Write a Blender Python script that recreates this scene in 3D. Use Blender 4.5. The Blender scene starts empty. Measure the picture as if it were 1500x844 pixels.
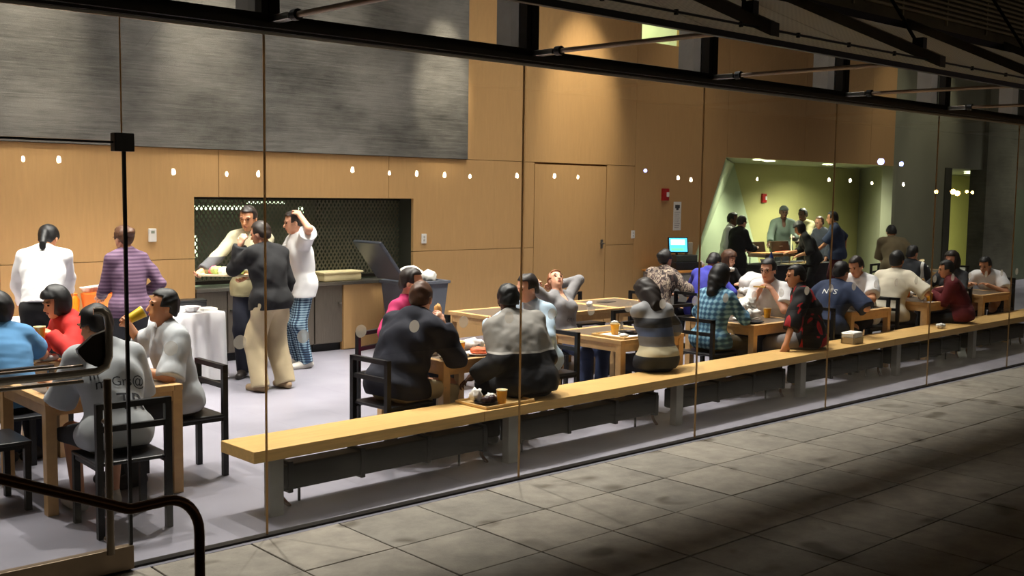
import bpy, bmesh, math, random
import numpy as np
from mathutils import Vector, Matrix
from mathutils.bvhtree import BVHTree

# ------------------------------------------------------------------ camera, world, light, exposure
SC = bpy.context.scene
COL = SC.collection
random.seed(7)


def make_camera():
    yaw, pitch, roll = math.radians(42.13), math.radians(5.07), math.radians(0.77)
    fw = Vector((math.sin(yaw) * math.cos(pitch), math.cos(yaw) * math.cos(pitch), -math.sin(pitch)))
    rt = Vector((math.cos(yaw), -math.sin(yaw), 0))
    up = rt.cross(fw)
    r2 = rt * math.cos(roll) + up * math.sin(roll)
    u2 = up * math.cos(roll) - rt * math.sin(roll)
    m = Matrix((r2, u2, -fw)).transposed().to_4x4()
    m.translation = (0, 0, 2.05)
    cd = bpy.data.cameras.new('camera')
    cd.sensor_width = 36
    cd.lens = 1577.9 / 1500 * 36
    cd.clip_end = 200
    co = bpy.data.objects.new('camera', cd)
    co.matrix_world = m
    COL.objects.link(co)
    SC.camera = co


make_camera()
SC.view_settings.view_transform = 'Standard'
SC.view_settings.look = 'None'
SC.view_settings.gamma = 1
SC.view_settings.use_curve_mapping = False
SC.view_settings.exposure = 0.45

W = bpy.data.worlds.new('night')
SC.world = W
W.use_nodes = True
W.node_tree.nodes['Background'].inputs[0].default_value = (0.55, 0.42, 0.30, 1)   # sodium-lit city night sky
W.node_tree.nodes['Background'].inputs[1].default_value = 0.012


def spot(loc, target, power, size, blend, color=(1, .86, .66), radius=.06):
    d = bpy.data.lights.new('spot', 'SPOT')
    d.energy = power
    d.spot_size = math.radians(size)
    d.spot_blend = blend
    d.color = color
    d.shadow_soft_size = radius
    o = bpy.data.objects.new('spot', d)
    o.location = loc
    o.rotation_euler = (Vector(target) - Vector(loc)).to_track_quat('-Z', 'Y').to_euler()
    COL.objects.link(o)


def area(loc, size, power, color, rot=(0, 0, 0), sizey=None, spread=180):
    d = bpy.data.lights.new('area', 'AREA')
    d.energy = power
    d.color = color
    d.size = size
    d.spread = math.radians(spread)
    if sizey:
        d.shape = 'RECTANGLE'
        d.size_y = sizey
    o = bpy.data.objects.new('area', d)
    o.location = loc
    o.rotation_euler = rot
    COL.objects.link(o)



WARM = (1, .87, .68)
NEUT = (1, .94, .86)
# ceiling spots over the tables, pointed straight down
for i, (lx, ly, pw) in enumerate([(1.9, 8.2, 520), (3.9, 8.4, 560), (5.6, 8.3, 560), (7.4, 8.3, 560), (9.2, 8.3, 470), (11.0, 8.3, 400),
                                  (12.9, 8.3, 330), (14.9, 8.3, 260), (17.5, 8.3, 150)]):
    spot((lx, ly, 6.3), (lx - .25, ly - .15, 0), pw * 1.25, 68, .35, NEUT)
# brighter narrow spots on the buffet and the standing group
for (lx, tx, ty, pw, sz) in [(4.6, 4.2, 10.5, 420, 34), (6.6, 5.9, 10.3, 420, 34), (8.2, 8.0, 10.6, 160, 30), (8.6, 7.7, 7.6, 160, 26), (7.0, 5.9, 7.0, 160, 26)]:
    spot((lx, 8.9, 6.3), (tx, ty, .9), pw, sz, .6, NEUT, .05)
# wall washers that throw tall pools on the back wall
for (wx, pw, sz) in [(3.9, 520, 22), (5.75, 420, 24), (7.5, 120, 40), (9.2, 900, 20), (11.9, 560, 34), (14.3, 40, 44), (21.2, 60, 46), (23.2, 130, 50)]:  # the rightmost is added to brighten the grey wall
    spot((wx, 9.9, 6.4), (wx, 11.65, 3.5), pw, sz, .9, WARM, .05)
# broad unseen fill lights added under the ceiling to lift the whole room
for (fx, pw) in ((2.5, 95), (6.5, 95), (10.5, 75), (15, 12), (21, 22), (28, 80)):
    area((fx, 9.9, 6.55), 3.2, pw, NEUT, sizey=2.2, spread=72)
for fx in (1.5, 5.5, 9.5):
    area((fx, 7.6, 6.55), 1.2, 34, NEUT, sizey=.5)  # weak wide fill, added to lighten the clerestory fins


GREENISH = (1, 1.0, .76)
area((29.0, 13.4, 2.68), 1.6, 110, GREENISH)              # fill light added to brighten the room beyond the doorway
area((21.0, 12.7, 2.7), .9, 34, GREENISH, spread=150)    # fill light added to brighten the right end of the recess
area((7.2, 13.0, 1.9), 1.0, 14, (.8, 1, .7))             # light added in the pantry to lift the roll-down grille

# ------------------------------------------------------------------ materials


def S(r, g=None, b=None):
    if g is None:
        r, g, b = r
    f = lambda c: (c / 255 / 12.92) if c / 255 <= .04045 else ((c / 255 + .055) / 1.055) ** 2.4
    return (f(r), f(g), f(b), 1)


MATS = {}


def newmat(name):
    m = bpy.data.materials.new(name)
    m.use_nodes = True
    nt = m.node_tree
    return m, nt, nt.nodes['Principled BSDF']


def N(nt, typ, **k):
    n = nt.nodes.new(typ)
    for a, v in k.items():
        if a.startswith('i_'):
            n.inputs[a[2:].replace('_', ' ')].default_value = v
        else:
            setattr(n, a, v)
    return n


def coords(nt, scale=(1, 1, 1), world=False, rot=(0, 0, 0)):
    mp = N(nt, 'ShaderNodeMapping')
    mp.inputs['Scale'].default_value = scale
    mp.inputs['Rotation'].default_value = rot
    if world:
        g = N(nt, 'ShaderNodeNewGeometry')
        nt.links.new(g.outputs['Position'], mp.inputs[0])
    else:
        g = N(nt, 'ShaderNodeTexCoord')
        nt.links.new(g.outputs['Object'], mp.inputs[0])
    return mp.outputs[0]


def ramp(nt, fac, stops, mode='LINEAR'):
    r = N(nt, 'ShaderNodeValToRGB')
    r.color_ramp.interpolation = mode
    e = r.color_ramp.elements
    while len(e) < len(stops):
        e.new(.5)
    for i, (p, c) in enumerate(stops):
        e[i].position = p
        e[i].color = c
    nt.links.new(fac, r.inputs[0])
    return r.outputs[0]


def sc(c, f):
    return (c[0] * f, c[1] * f, c[2] * f, 1)


def mat(name, col, rough=.6, metal=0, var=.12, scale=6, bump=0, bscale=60, aniso=(1, 1, 1), world=False, spec=None):
    """plain material: two noise octaves vary the colour, optional fine bump"""
    if name in MATS:
        return MATS[name]
    m, nt, p = newmat(name)
    v = coords(nt, aniso, world)
    n = N(nt, 'ShaderNodeTexNoise', i_Scale=scale, i_Detail=4.0)
    nt.links.new(v, n.inputs['Vector'])
    c = ramp(nt, n.outputs[0], [(.3, sc(col, 1 - var)), (.7, sc(col, 1 + var))])
    nt.links.new(c, p.inputs['Base Color'])
    p.inputs['Roughness'].default_value = rough
    p.inputs['Metallic'].default_value = metal
    if spec is not None:
        p.inputs['Specular IOR Level'].default_value = spec
    if bump:
        b = N(nt, 'ShaderNodeTexNoise', i_Scale=bscale, i_Detail=3.0)
        nt.links.new(v, b.inputs['Vector'])
        bn = N(nt, 'ShaderNodeBump', i_Strength=bump, i_Distance=.01)
        nt.links.new(b.outputs[0], bn.inputs['Height'])
        nt.links.new(bn.outputs[0], p.inputs['Normal'])
    MATS[name] = m
    return m


def mat_bands(name, stops, rough=.8, axis='Z', lo=0., hi=1., const=True):
    """bands of colour across the garment's own height"""
    m, nt, p = newmat(name)
    v = coords(nt)
    sx = N(nt, 'ShaderNodeSeparateXYZ')
    nt.links.new(v, sx.inputs[0])
    mr = N(nt, 'ShaderNodeMapRange')
    mr.inputs['From Min'].default_value = lo
    mr.inputs['From Max'].default_value = hi
    nt.links.new(sx.outputs[axis], mr.inputs['Value'])
    c = ramp(nt, mr.outputs[0], stops, 'CONSTANT' if const else 'LINEAR')
    nt.links.new(c, p.inputs['Base Color'])
    p.inputs['Roughness'].default_value = rough
    MATS[name] = m
    return m


def mat_wave(name, c1, c2, scale=30, direction='Z', dist=0., rough=.8, lo=.45, hi=.55, detail=2):
    m, nt, p = newmat(name)
    v = coords(nt)
    w = N(nt, 'ShaderNodeTexWave', i_Scale=scale, i_Distortion=dist, i_Detail=float(detail))
    w.bands_direction = direction
    nt.links.new(v, w.inputs['Vector'])
    c = ramp(nt, w.outputs[1], [(lo, c1), (hi, c2)])
    nt.links.new(c, p.inputs['Base Color'])
    p.inputs['Roughness'].default_value = rough
    MATS[name] = m
    return m


def mat_plaid(name, base, dark, light, s=14):
    m, nt, p = newmat(name)
    v = coords(nt)
    outs = []
    for d in ('X', 'Z', 'Y'):
        w = N(nt, 'ShaderNodeTexWave', i_Scale=float(s))
        w.bands_direction = d
        nt.links.new(v, w.inputs['Vector'])
        outs.append(w.outputs[1])
    a = N(nt, 'ShaderNodeMath', operation='ADD')
    nt.links.new(outs[0], a.inputs[0])
    nt.links.new(outs[1], a.inputs[1])
    b = N(nt, 'ShaderNodeMath', operation='MULTIPLY')
    nt.links.new(a.outputs[0], b.inputs[0])
    b.inputs[1].default_value = .5
    c = ramp(nt, b.outputs[0], [(.25, dark), (.5, base), (.8, light)])
    nt.links.new(c, p.inputs['Base Color'])
    p.inputs['Roughness'].default_value = .85
    MATS[name] = m
    return m


def mat_camo(name, cols, scale=14):
    m, nt, p = newmat(name)
    v = coords(nt, (1, 1, .6))
    n = N(nt, 'ShaderNodeTexNoise', i_Scale=float(scale), i_Detail=2.0, i_Distortion=1.2)
    nt.links.new(v, n.inputs['Vector'])
    st = [(.30 + .4 * i / len(cols), c) for i, c in enumerate(cols)]
    c = ramp(nt, n.outputs[0], st, 'CONSTANT')
    nt.links.new(c, p.inputs['Base Color'])
    p.inputs['Roughness'].default_value = .85
    MATS[name] = m
    return m


def mat_wood(name, col, var=.18, gdir=(1, 14, 14), rough=.45, scale=2.5, world=True, coat=0):
    m, nt, p = newmat(name)
    v = coords(nt, gdir, world)
    n = N(nt, 'ShaderNodeTexNoise', i_Scale=scale, i_Detail=6.0, i_Distortion=.6)
    nt.links.new(v, n.inputs['Vector'])
    c = ramp(nt, n.outputs[0], [(.25, sc(col, 1 - var)), (.5, col), (.75, sc(col, 1 + var))])
    nt.links.new(c, p.inputs['Base Color'])
    p.inputs['Roughness'].default_value = rough
    p.inputs['Coat Weight'].default_value = coat
    bn = N(nt, 'ShaderNodeBump', i_Strength=.08, i_Distance=.005)
    nt.links.new(n.outputs[0], bn.inputs['Height'])
    nt.links.new(bn.outputs[0], p.inputs['Normal'])
    MATS[name] = m
    return m


def mat_boardconcrete(name, c1, c2, rough=.55):
    """board-formed concrete: long horizontal streaks plus blotches"""
    m, nt, p = newmat(name)
    v = coords(nt, (.8, 1, 17), True)
    n = N(nt, 'ShaderNodeTexNoise', i_Scale=1.8, i_Detail=12.0, i_Roughness=.82)
    nt.links.new(v, n.inputs['Vector'])
    v2 = coords(nt, (.5, 1, .8), True)
    n2 = N(nt, 'ShaderNodeTexNoise', i_Scale=1.7, i_Detail=5.0, i_Roughness=.6)
    nt.links.new(v2, n2.inputs['Vector'])
    h1 = N(nt, 'ShaderNodeMath', operation='MULTIPLY')
    nt.links.new(n.outputs[0], h1.inputs[0])
    h1.inputs[1].default_value = .75
    mx = N(nt, 'ShaderNodeMath', operation='MULTIPLY_ADD')
    nt.links.new(n2.outputs[0], mx.inputs[0])
    mx.inputs[1].default_value = .95
    nt.links.new(h1.outputs[0], mx.inputs[2])
    c = ramp(nt, mx.outputs[0], [(.60, c1), (1.0, c2)])
    nt.links.new(c, p.inputs['Base Color'])
    p.inputs['Roughness'].default_value = rough
    bn = N(nt, 'ShaderNodeBump', i_Strength=.35, i_Distance=.02)
    nt.links.new(n.outputs[0], bn.inputs['Height'])
    nt.links.new(bn.outputs[0], p.inputs['Normal'])
    MATS[name] = m
    return m


def mat_paver(name):
    """concrete paving with dark damp spots of its own"""
    m, nt, p = newmat(name)
    v = coords(nt, (1, 1, 1), True)
    n = N(nt, 'ShaderNodeTexNoise', i_Scale=5.0, i_Detail=7.0, i_Roughness=.65)
    nt.links.new(v, n.inputs['Vector'])
    c = ramp(nt, n.outputs[0], [(.3, S(141, 135, 126)), (.7, S(173, 166, 154))])
    oi = N(nt, 'ShaderNodeObjectInfo')
    tint = ramp(nt, oi.outputs['Random'], [(0, (.86, .86, .86, 1)), (1, (1.08, 1.06, 1.04, 1))])
    mt = N(nt, 'ShaderNodeMix', data_type='RGBA', blend_type='MULTIPLY')
    mt.inputs[0].default_value = 1
    nt.links.new(c, mt.inputs[6])
    nt.links.new(tint, mt.inputs[7])
    vo = N(nt, 'ShaderNodeTexNoise', i_Scale=2.6, i_Detail=1.5, i_Distortion=.3)
    nt.links.new(coords(nt, (1, 1.5, 1), True), vo.inputs['Vector'])
    vo2 = N(nt, 'ShaderNodeTexVoronoi', i_Scale=2.5, feature='SMOOTH_F1')
    nt.links.new(coords(nt, (1, 1.25, 0.01), True), vo2.inputs['Vector'])
    sp = ramp(nt, vo2.outputs['Distance'], [(.14, (1, 1, 1, 1)), (.27, (0, 0, 0, 1))])
    gate = ramp(nt, vo.outputs[0], [(.44, (0, 0, 0, 1)), (.58, (1, 1, 1, 1))])
    ml = N(nt, 'ShaderNodeMath', operation='MULTIPLY')
    nt.links.new(sp, ml.inputs[0])
    nt.links.new(gate, ml.inputs[1])
    md = N(nt, 'ShaderNodeMix', data_type='RGBA')
    nt.links.new(ml.outputs[0], md.inputs[0])
    nt.links.new(mt.outputs[2], md.inputs[6])
    md.inputs[7].default_value = S(108, 100, 88)
    nt.links.new(md.outputs[2], p.inputs['Base Color'])
    p.inputs['Roughness'].default_value = .8
    bn = N(nt, 'ShaderNodeBump', i_Strength=.15, i_Distance=.01)
    n3 = N(nt, 'ShaderNodeTexNoise', i_Scale=90.0, i_Detail=2.0)
    nt.links.new(v, n3.inputs['Vector'])
    nt.links.new(n3.outputs[0], bn.inputs['Height'])
    nt.links.new(bn.outputs[0], p.inputs['Normal'])
    MATS[name] = m
    return m


def mat_emit(name, col, strength):
    if name in MATS:
        return MATS[name]
    m = bpy.data.materials.new(name)
    m.use_nodes = True
    nt = m.node_tree
    nt.nodes.clear()
    e = N(nt, 'ShaderNodeEmission')
    e.inputs[0].default_value = col
    e.inputs[1].default_value = strength
    o = N(nt, 'ShaderNodeOutputMaterial')
    nt.links.new(e.outputs[0], o.inputs[0])
    MATS[name] = m
    return m


def mat_glass(name, tint=(.97, .98, .97, 1), refl=1.0, haze=0.0):
    """thin architectural pane: fresnel mix of clear and mirror, a trace of dust"""
    m = bpy.data.materials.new(name)
    m.use_nodes = True
    nt = m.node_tree
    nt.nodes.clear()
    t = N(nt, 'ShaderNodeBsdfTransparent')
    t.inputs[0].default_value = tint
    g = N(nt, 'ShaderNodeBsdfGlossy')
    g.inputs['Roughness'].default_value = 0.0
    g.inputs['Color'].default_value = (refl, refl, refl, 1)
    f = N(nt, 'ShaderNodeFresnel')
    f.inputs['IOR'].default_value = 1.5
    gm = N(nt, 'ShaderNodeNewGeometry')
    sb = N(nt, 'ShaderNodeMath', operation='SUBTRACT')
    sb.inputs[0].default_value = 1
    nt.links.new(gm.outputs['Backfacing'], sb.inputs[1])
    ml = N(nt, 'ShaderNodeMath', operation='MULTIPLY')
    nt.links.new(f.outputs[0], ml.inputs[0])
    nt.links.new(sb.outputs[0], ml.inputs[1])
    ml2 = N(nt, 'ShaderNodeMath', operation='MULTIPLY')
    nt.links.new(ml.outputs[0], ml2.inputs[0])
    ml2.inputs[1].default_value = 1.5            # both faces of the pane
    mx = N(nt, 'ShaderNodeMixShader')
    nt.links.new(ml2.outputs[0], mx.inputs[0])
    nt.links.new(t.outputs[0], mx.inputs[1])
    nt.links.new(g.outputs[0], mx.inputs[2])
    d = N(nt, 'ShaderNodeBsdfDiffuse')
    d.inputs[0].default_value = (.5, .48, .42, 1)
    m2 = N(nt, 'ShaderNodeMixShader')
    m2.inputs[0].default_value = haze
    nt.links.new(mx.outputs[0], m2.inputs[1])
    nt.links.new(d.outputs[0], m2.inputs[2])
    o = N(nt, 'ShaderNodeOutputMaterial')
    nt.links.new(m2.outputs[0], o.inputs[0])
    MATS[name] = m
    return m


def mat_perforated(name, col, pitch=40, hole=(.01, .01, .01, 1)):
    """perforated sheet too fine to build hole by hole"""
    m, nt, p = newmat(name)
    v = coords(nt, (pitch, pitch, pitch))
    ck = N(nt, 'ShaderNodeTexChecker', i_Scale=1.0)
    nt.links.new(v, ck.inputs['Vector'])
    ck.inputs[1].default_value = col
    ck.inputs[2].default_value = sc(col, .35)
    nt.links.new(ck.outputs[0], p.inputs['Base Color'])
    p.inputs['Roughness'].default_value = .6
    p.inputs['Metallic'].default_value = .2
    MATS[name] = m
    return m


def mat_translucent(name, col, rough=.25, trans=.5):
    m, nt, p = newmat(name)
    v = coords(nt)
    n = N(nt, 'ShaderNodeTexNoise', i_Scale=20.0)
    nt.links.new(v, n.inputs['Vector'])
    c = ramp(nt, n.outputs[0], [(.3, sc(col, .92)), (.7, sc(col, 1.08))])
    nt.links.new(c, p.inputs['Base Color'])
    p.inputs['Roughness'].default_value = rough
    p.inputs['Subsurface Weight'].default_value = trans
    p.inputs['Subsurface Radius'].default_value = (.02, .015, .008)
    MATS[name] = m
    return m


MATS_WOODWALL = mat_wood('maple_veneer', S(199, 158, 105), var=.06, gdir=(9, 9, .9), rough=.5, scale=3.5)
MATS_CONC = mat_boardconcrete('board_formed_concrete', S(56, 55, 52), S(134, 132, 126))
MATS_CONC2 = mat_boardconcrete('board_formed_concrete_dark', S(70, 70, 56), S(110, 110, 92))
TABLEWOOD = mat_wood('table_maple', S(208, 166, 112), var=.12, gdir=(6, 6, 6), rough=.4, world=False)
BENCHWOOD = mat_wood('bench_maple', S(222, 180, 112), var=.14, gdir=(1.2, 20, 20), rough=.38)
INSET = mat('table_laminate', S(104, 92, 80), .32, var=.08, scale=9)
BLACKMETAL = mat('black_metal', S(22, 22, 24), .45, .3, var=.2)
DARKSTEEL = mat('dark_bronze_steel', S(38, 34, 30), .42, .6, var=.15)
CHROME = mat('brushed_steel', S(170, 168, 162), .28, 1, var=.08, aniso=(1, 1, 12))
STEELDOOR = mat('stainless_door', S(132, 124, 112), .38, .75, var=.1, aniso=(10, 10, 1))
GREYPAINT = mat('grey_paint', S(128, 126, 122), .6, var=.08)
WHITE = mat('white_plastic', S(235, 232, 226), .45, var=.04)
PAPER = mat('white_paper', S(240, 238, 232), .85, var=.05, scale=14)
CLOTH = mat('white_linen', S(232, 232, 236), .85, var=.05, scale=5, bump=.1)
BLACKPLASTIC = mat('black_plastic', S(26, 26, 30), .35, var=.2)
DARKRAD = mat('convector_dark', S(22, 21, 21), .55, .2, var=.25)
REDPLASTIC = mat('red_plastic', S(170, 22, 26), .4, var=.1)
FLOORM = mat('polished_floor', S(130, 128, 139), .42, var=.15, scale=1.4, bump=.04, bscale=30, world=True)
PAVER = mat_paver('paving_concrete')
GROUT = mat('paving_joint', S(58, 52, 44), .9, var=.2, world=True)
GLASS = mat_glass('clear_glass', haze=.004)
DOTM = None

# ------------------------------------------------------------------ mesh helpers


def link(o, parent=None):
    COL.objects.link(o)
    if parent is not None:
        o.parent = parent
    return o


def tag(o, label=None, cat=None, group=None, kind=None):
    for k, v in (('label', label), ('category', cat), ('group', group), ('kind', kind)):
        if v:
            o[k] = v
    return o


def empty(name, loc=(0, 0, 0), rz=0, label=None, cat=None, group=None, kind=None, parent=None):
    o = bpy.data.objects.new(name, None)
    o.empty_display_size = .1
    o.location = loc
    o.rotation_euler = (0, 0, rz)
    link(o, parent)
    return tag(o, label, cat, group, kind)


class MB:
    """collects simple shapes into one mesh"""

    def __init__(s):
        s.bm = bmesh.new()

    def box(s, lo, hi, bevel=0, rz=0, about=None):
        c = [(a + b) / 2 for a, b in zip(lo, hi)]
        d = [abs(b - a) for a, b in zip(lo, hi)]
        m = Matrix.Translation(c) @ Matrix.Diagonal((d[0], d[1], d[2], 1))
        r = bmesh.ops.create_cube(s.bm, size=1, matrix=m)
        vs = r['verts']
        if bevel:
            es = list({e for v in vs for e in v.link_edges})
            rb = bmesh.ops.bevel(s.bm, geom=es, offset=bevel, segments=2, profile=.5, affect='EDGES')
            vs = list({v for f in rb['faces'] for v in f.verts} | {v for v in vs if v.is_valid})
        if rz:
            bmesh.ops.rotate(s.bm, verts=[v for v in vs if v.is_valid], cent=about or c, matrix=Matrix.Rotation(rz, 3, 'Z'))
        return s

    def tube(s, pts, r, seg=8, cap=True, r2=None):
        pts = [Vector(p) for p in pts]
        rings = []
        n = len(pts)
        prev = None
        for i, p in enumerate(pts):
            t = (pts[min(i + 1, n - 1)] - pts[max(i - 1, 0)]).normalized()
            if prev is None:
                a = t.orthogonal().normalized()
            else:
                a = (prev - t * prev.dot(t))
                a = a.normalized() if a.length > 1e-6 else t.orthogonal().normalized()
            prev = a
            b = t.cross(a)
            rr = r if r2 is None else r + (r2 - r) * i / (n - 1)
            rings.append([s.bm.verts.new(p + (a * math.cos(2 * math.pi * k / seg) + b * math.sin(2 * math.pi * k / seg)) * rr) for k in range(seg)])
        for i in range(n - 1):
            for k in range(seg):
                s.bm.faces.new((rings[i][k], rings[i][(k + 1) % seg], rings[i + 1][(k + 1) % seg], rings[i + 1][k]))
        if cap:
            s.bm.faces.new(list(reversed(rings[0])))
            s.bm.faces.new(rings[-1])
        return s

    def lathe(s, prof, seg=20, c=(0, 0, 0)):
        rings = []
        for r, z in prof:
            if r < 1e-5:
                rings.append([s.bm.verts.new((c[0], c[1], c[2] + z))])
            else:
                rings.append([s.bm.verts.new((c[0] + r * math.cos(2 * math.pi * k / seg), c[1] + r * math.sin(2 * math.pi * k / seg), c[2] + z)) for k in range(seg)])
        for a, b in zip(rings, rings[1:]):
            for k in range(seg):
                k2 = (k + 1) % seg
                if len(a) == 1 and len(b) == 1:
                    continue
                if len(a) == 1:
                    s.bm.faces.new((a[0], b[k2], b[k]))
                elif len(b) == 1:
                    s.bm.faces.new((a[k], a[k2], b[0]))
                else:
                    s.bm.faces.new((a[k], a[k2], b[k2], b[k]))
        return s

    def poly(s, pts, n=None, thick=0):
        vs = [s.bm.verts.new(p) for p in pts]
        f = s.bm.faces.new(vs)
        if thick:
            r = bmesh.ops.extrude_face_region(s.bm, geom=[f])
            nv = [g for g in r['geom'] if isinstance(g, bmesh.types.BMVert)]
            bmesh.ops.translate(s.bm, verts=nv, vec=Vector(n) * thick)
        return s

    def blob(s, c, r, amp=.2, sub=3, freq=9, seed=0):
        rr = bmesh.ops.create_icosphere(s.bm, subdivisions=sub, radius=1)
        rnd = random.Random(seed)
        ph = [rnd.uniform(0, 6.28) for _ in range(6)]
        for v in rr['verts']:
            p = v.co.normalized()
            k = 1 + amp * (math.sin(freq * p.x + ph[0]) * math.sin(freq * p.y + ph[1]) + .6 * math.sin(freq * 1.7 * p.z + ph[2] + 2 * p.x) * math.cos(freq * 1.3 * p.y + ph[3]))
            v.co = Vector((c[0] + p.x * r[0] * k, c[1] + p.y * r[1] * k, c[2] + p.z * r[2] * k))
        return s

    def mesh(s, name, material=None, smooth=False):
        bmesh.ops.recalc_face_normals(s.bm, faces=s.bm.faces)
        me = bpy.data.meshes.new(name)
        s.bm.to_mesh(me)
        s.bm.free()
        if material:
            me.materials.append(material)
        if smooth:
            me.polygons.foreach_set('use_smooth', [True] * len(me.polygons))
            if smooth != 'all':
                try:
                    me.set_sharp_from_angle(angle=math.radians(40))
                except Exception:
                    pass
        return me

    def obj(s, name, material=None, parent=None, smooth=False, loc=None):
        o = bpy.data.objects.new(name, s.mesh(name, material, smooth))
        if loc:
            o.location = loc
        return link(o, parent)


def thing(name, mb, material, label, cat, loc=(0, 0, 0), rz=0, group=None, smooth=False, kind=None):
    o = mb.obj(name, material, None, smooth)
    o.location = loc
    o.rotation_euler = (0, 0, rz)
    return tag(o, label, cat, group, kind)


def kids(o):
    return [c for c in bpy.data.objects if c.parent == o]


def dup(root, loc, rz=None, label=None, group=None):
    r = root.copy()
    COL.objects.link(r)
    r.location = loc
    if rz is not None:
        r.rotation_euler = (0, 0, rz)
    if label:
        r['label'] = label
    if group:
        r['group'] = group
    for ch in list(root.children):
        c = ch.copy()
        COL.objects.link(c)
        c.parent = r
        for g in list(ch.children):
            d = g.copy()
            COL.objects.link(d)
            d.parent = c
    return r


# ------------------------------------------------------------------ figures: smooth distance fields turned into meshes


def unit(v):
    v = np.asarray(v, float)
    return v / max(np.linalg.norm(v), 1e-9)


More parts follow.
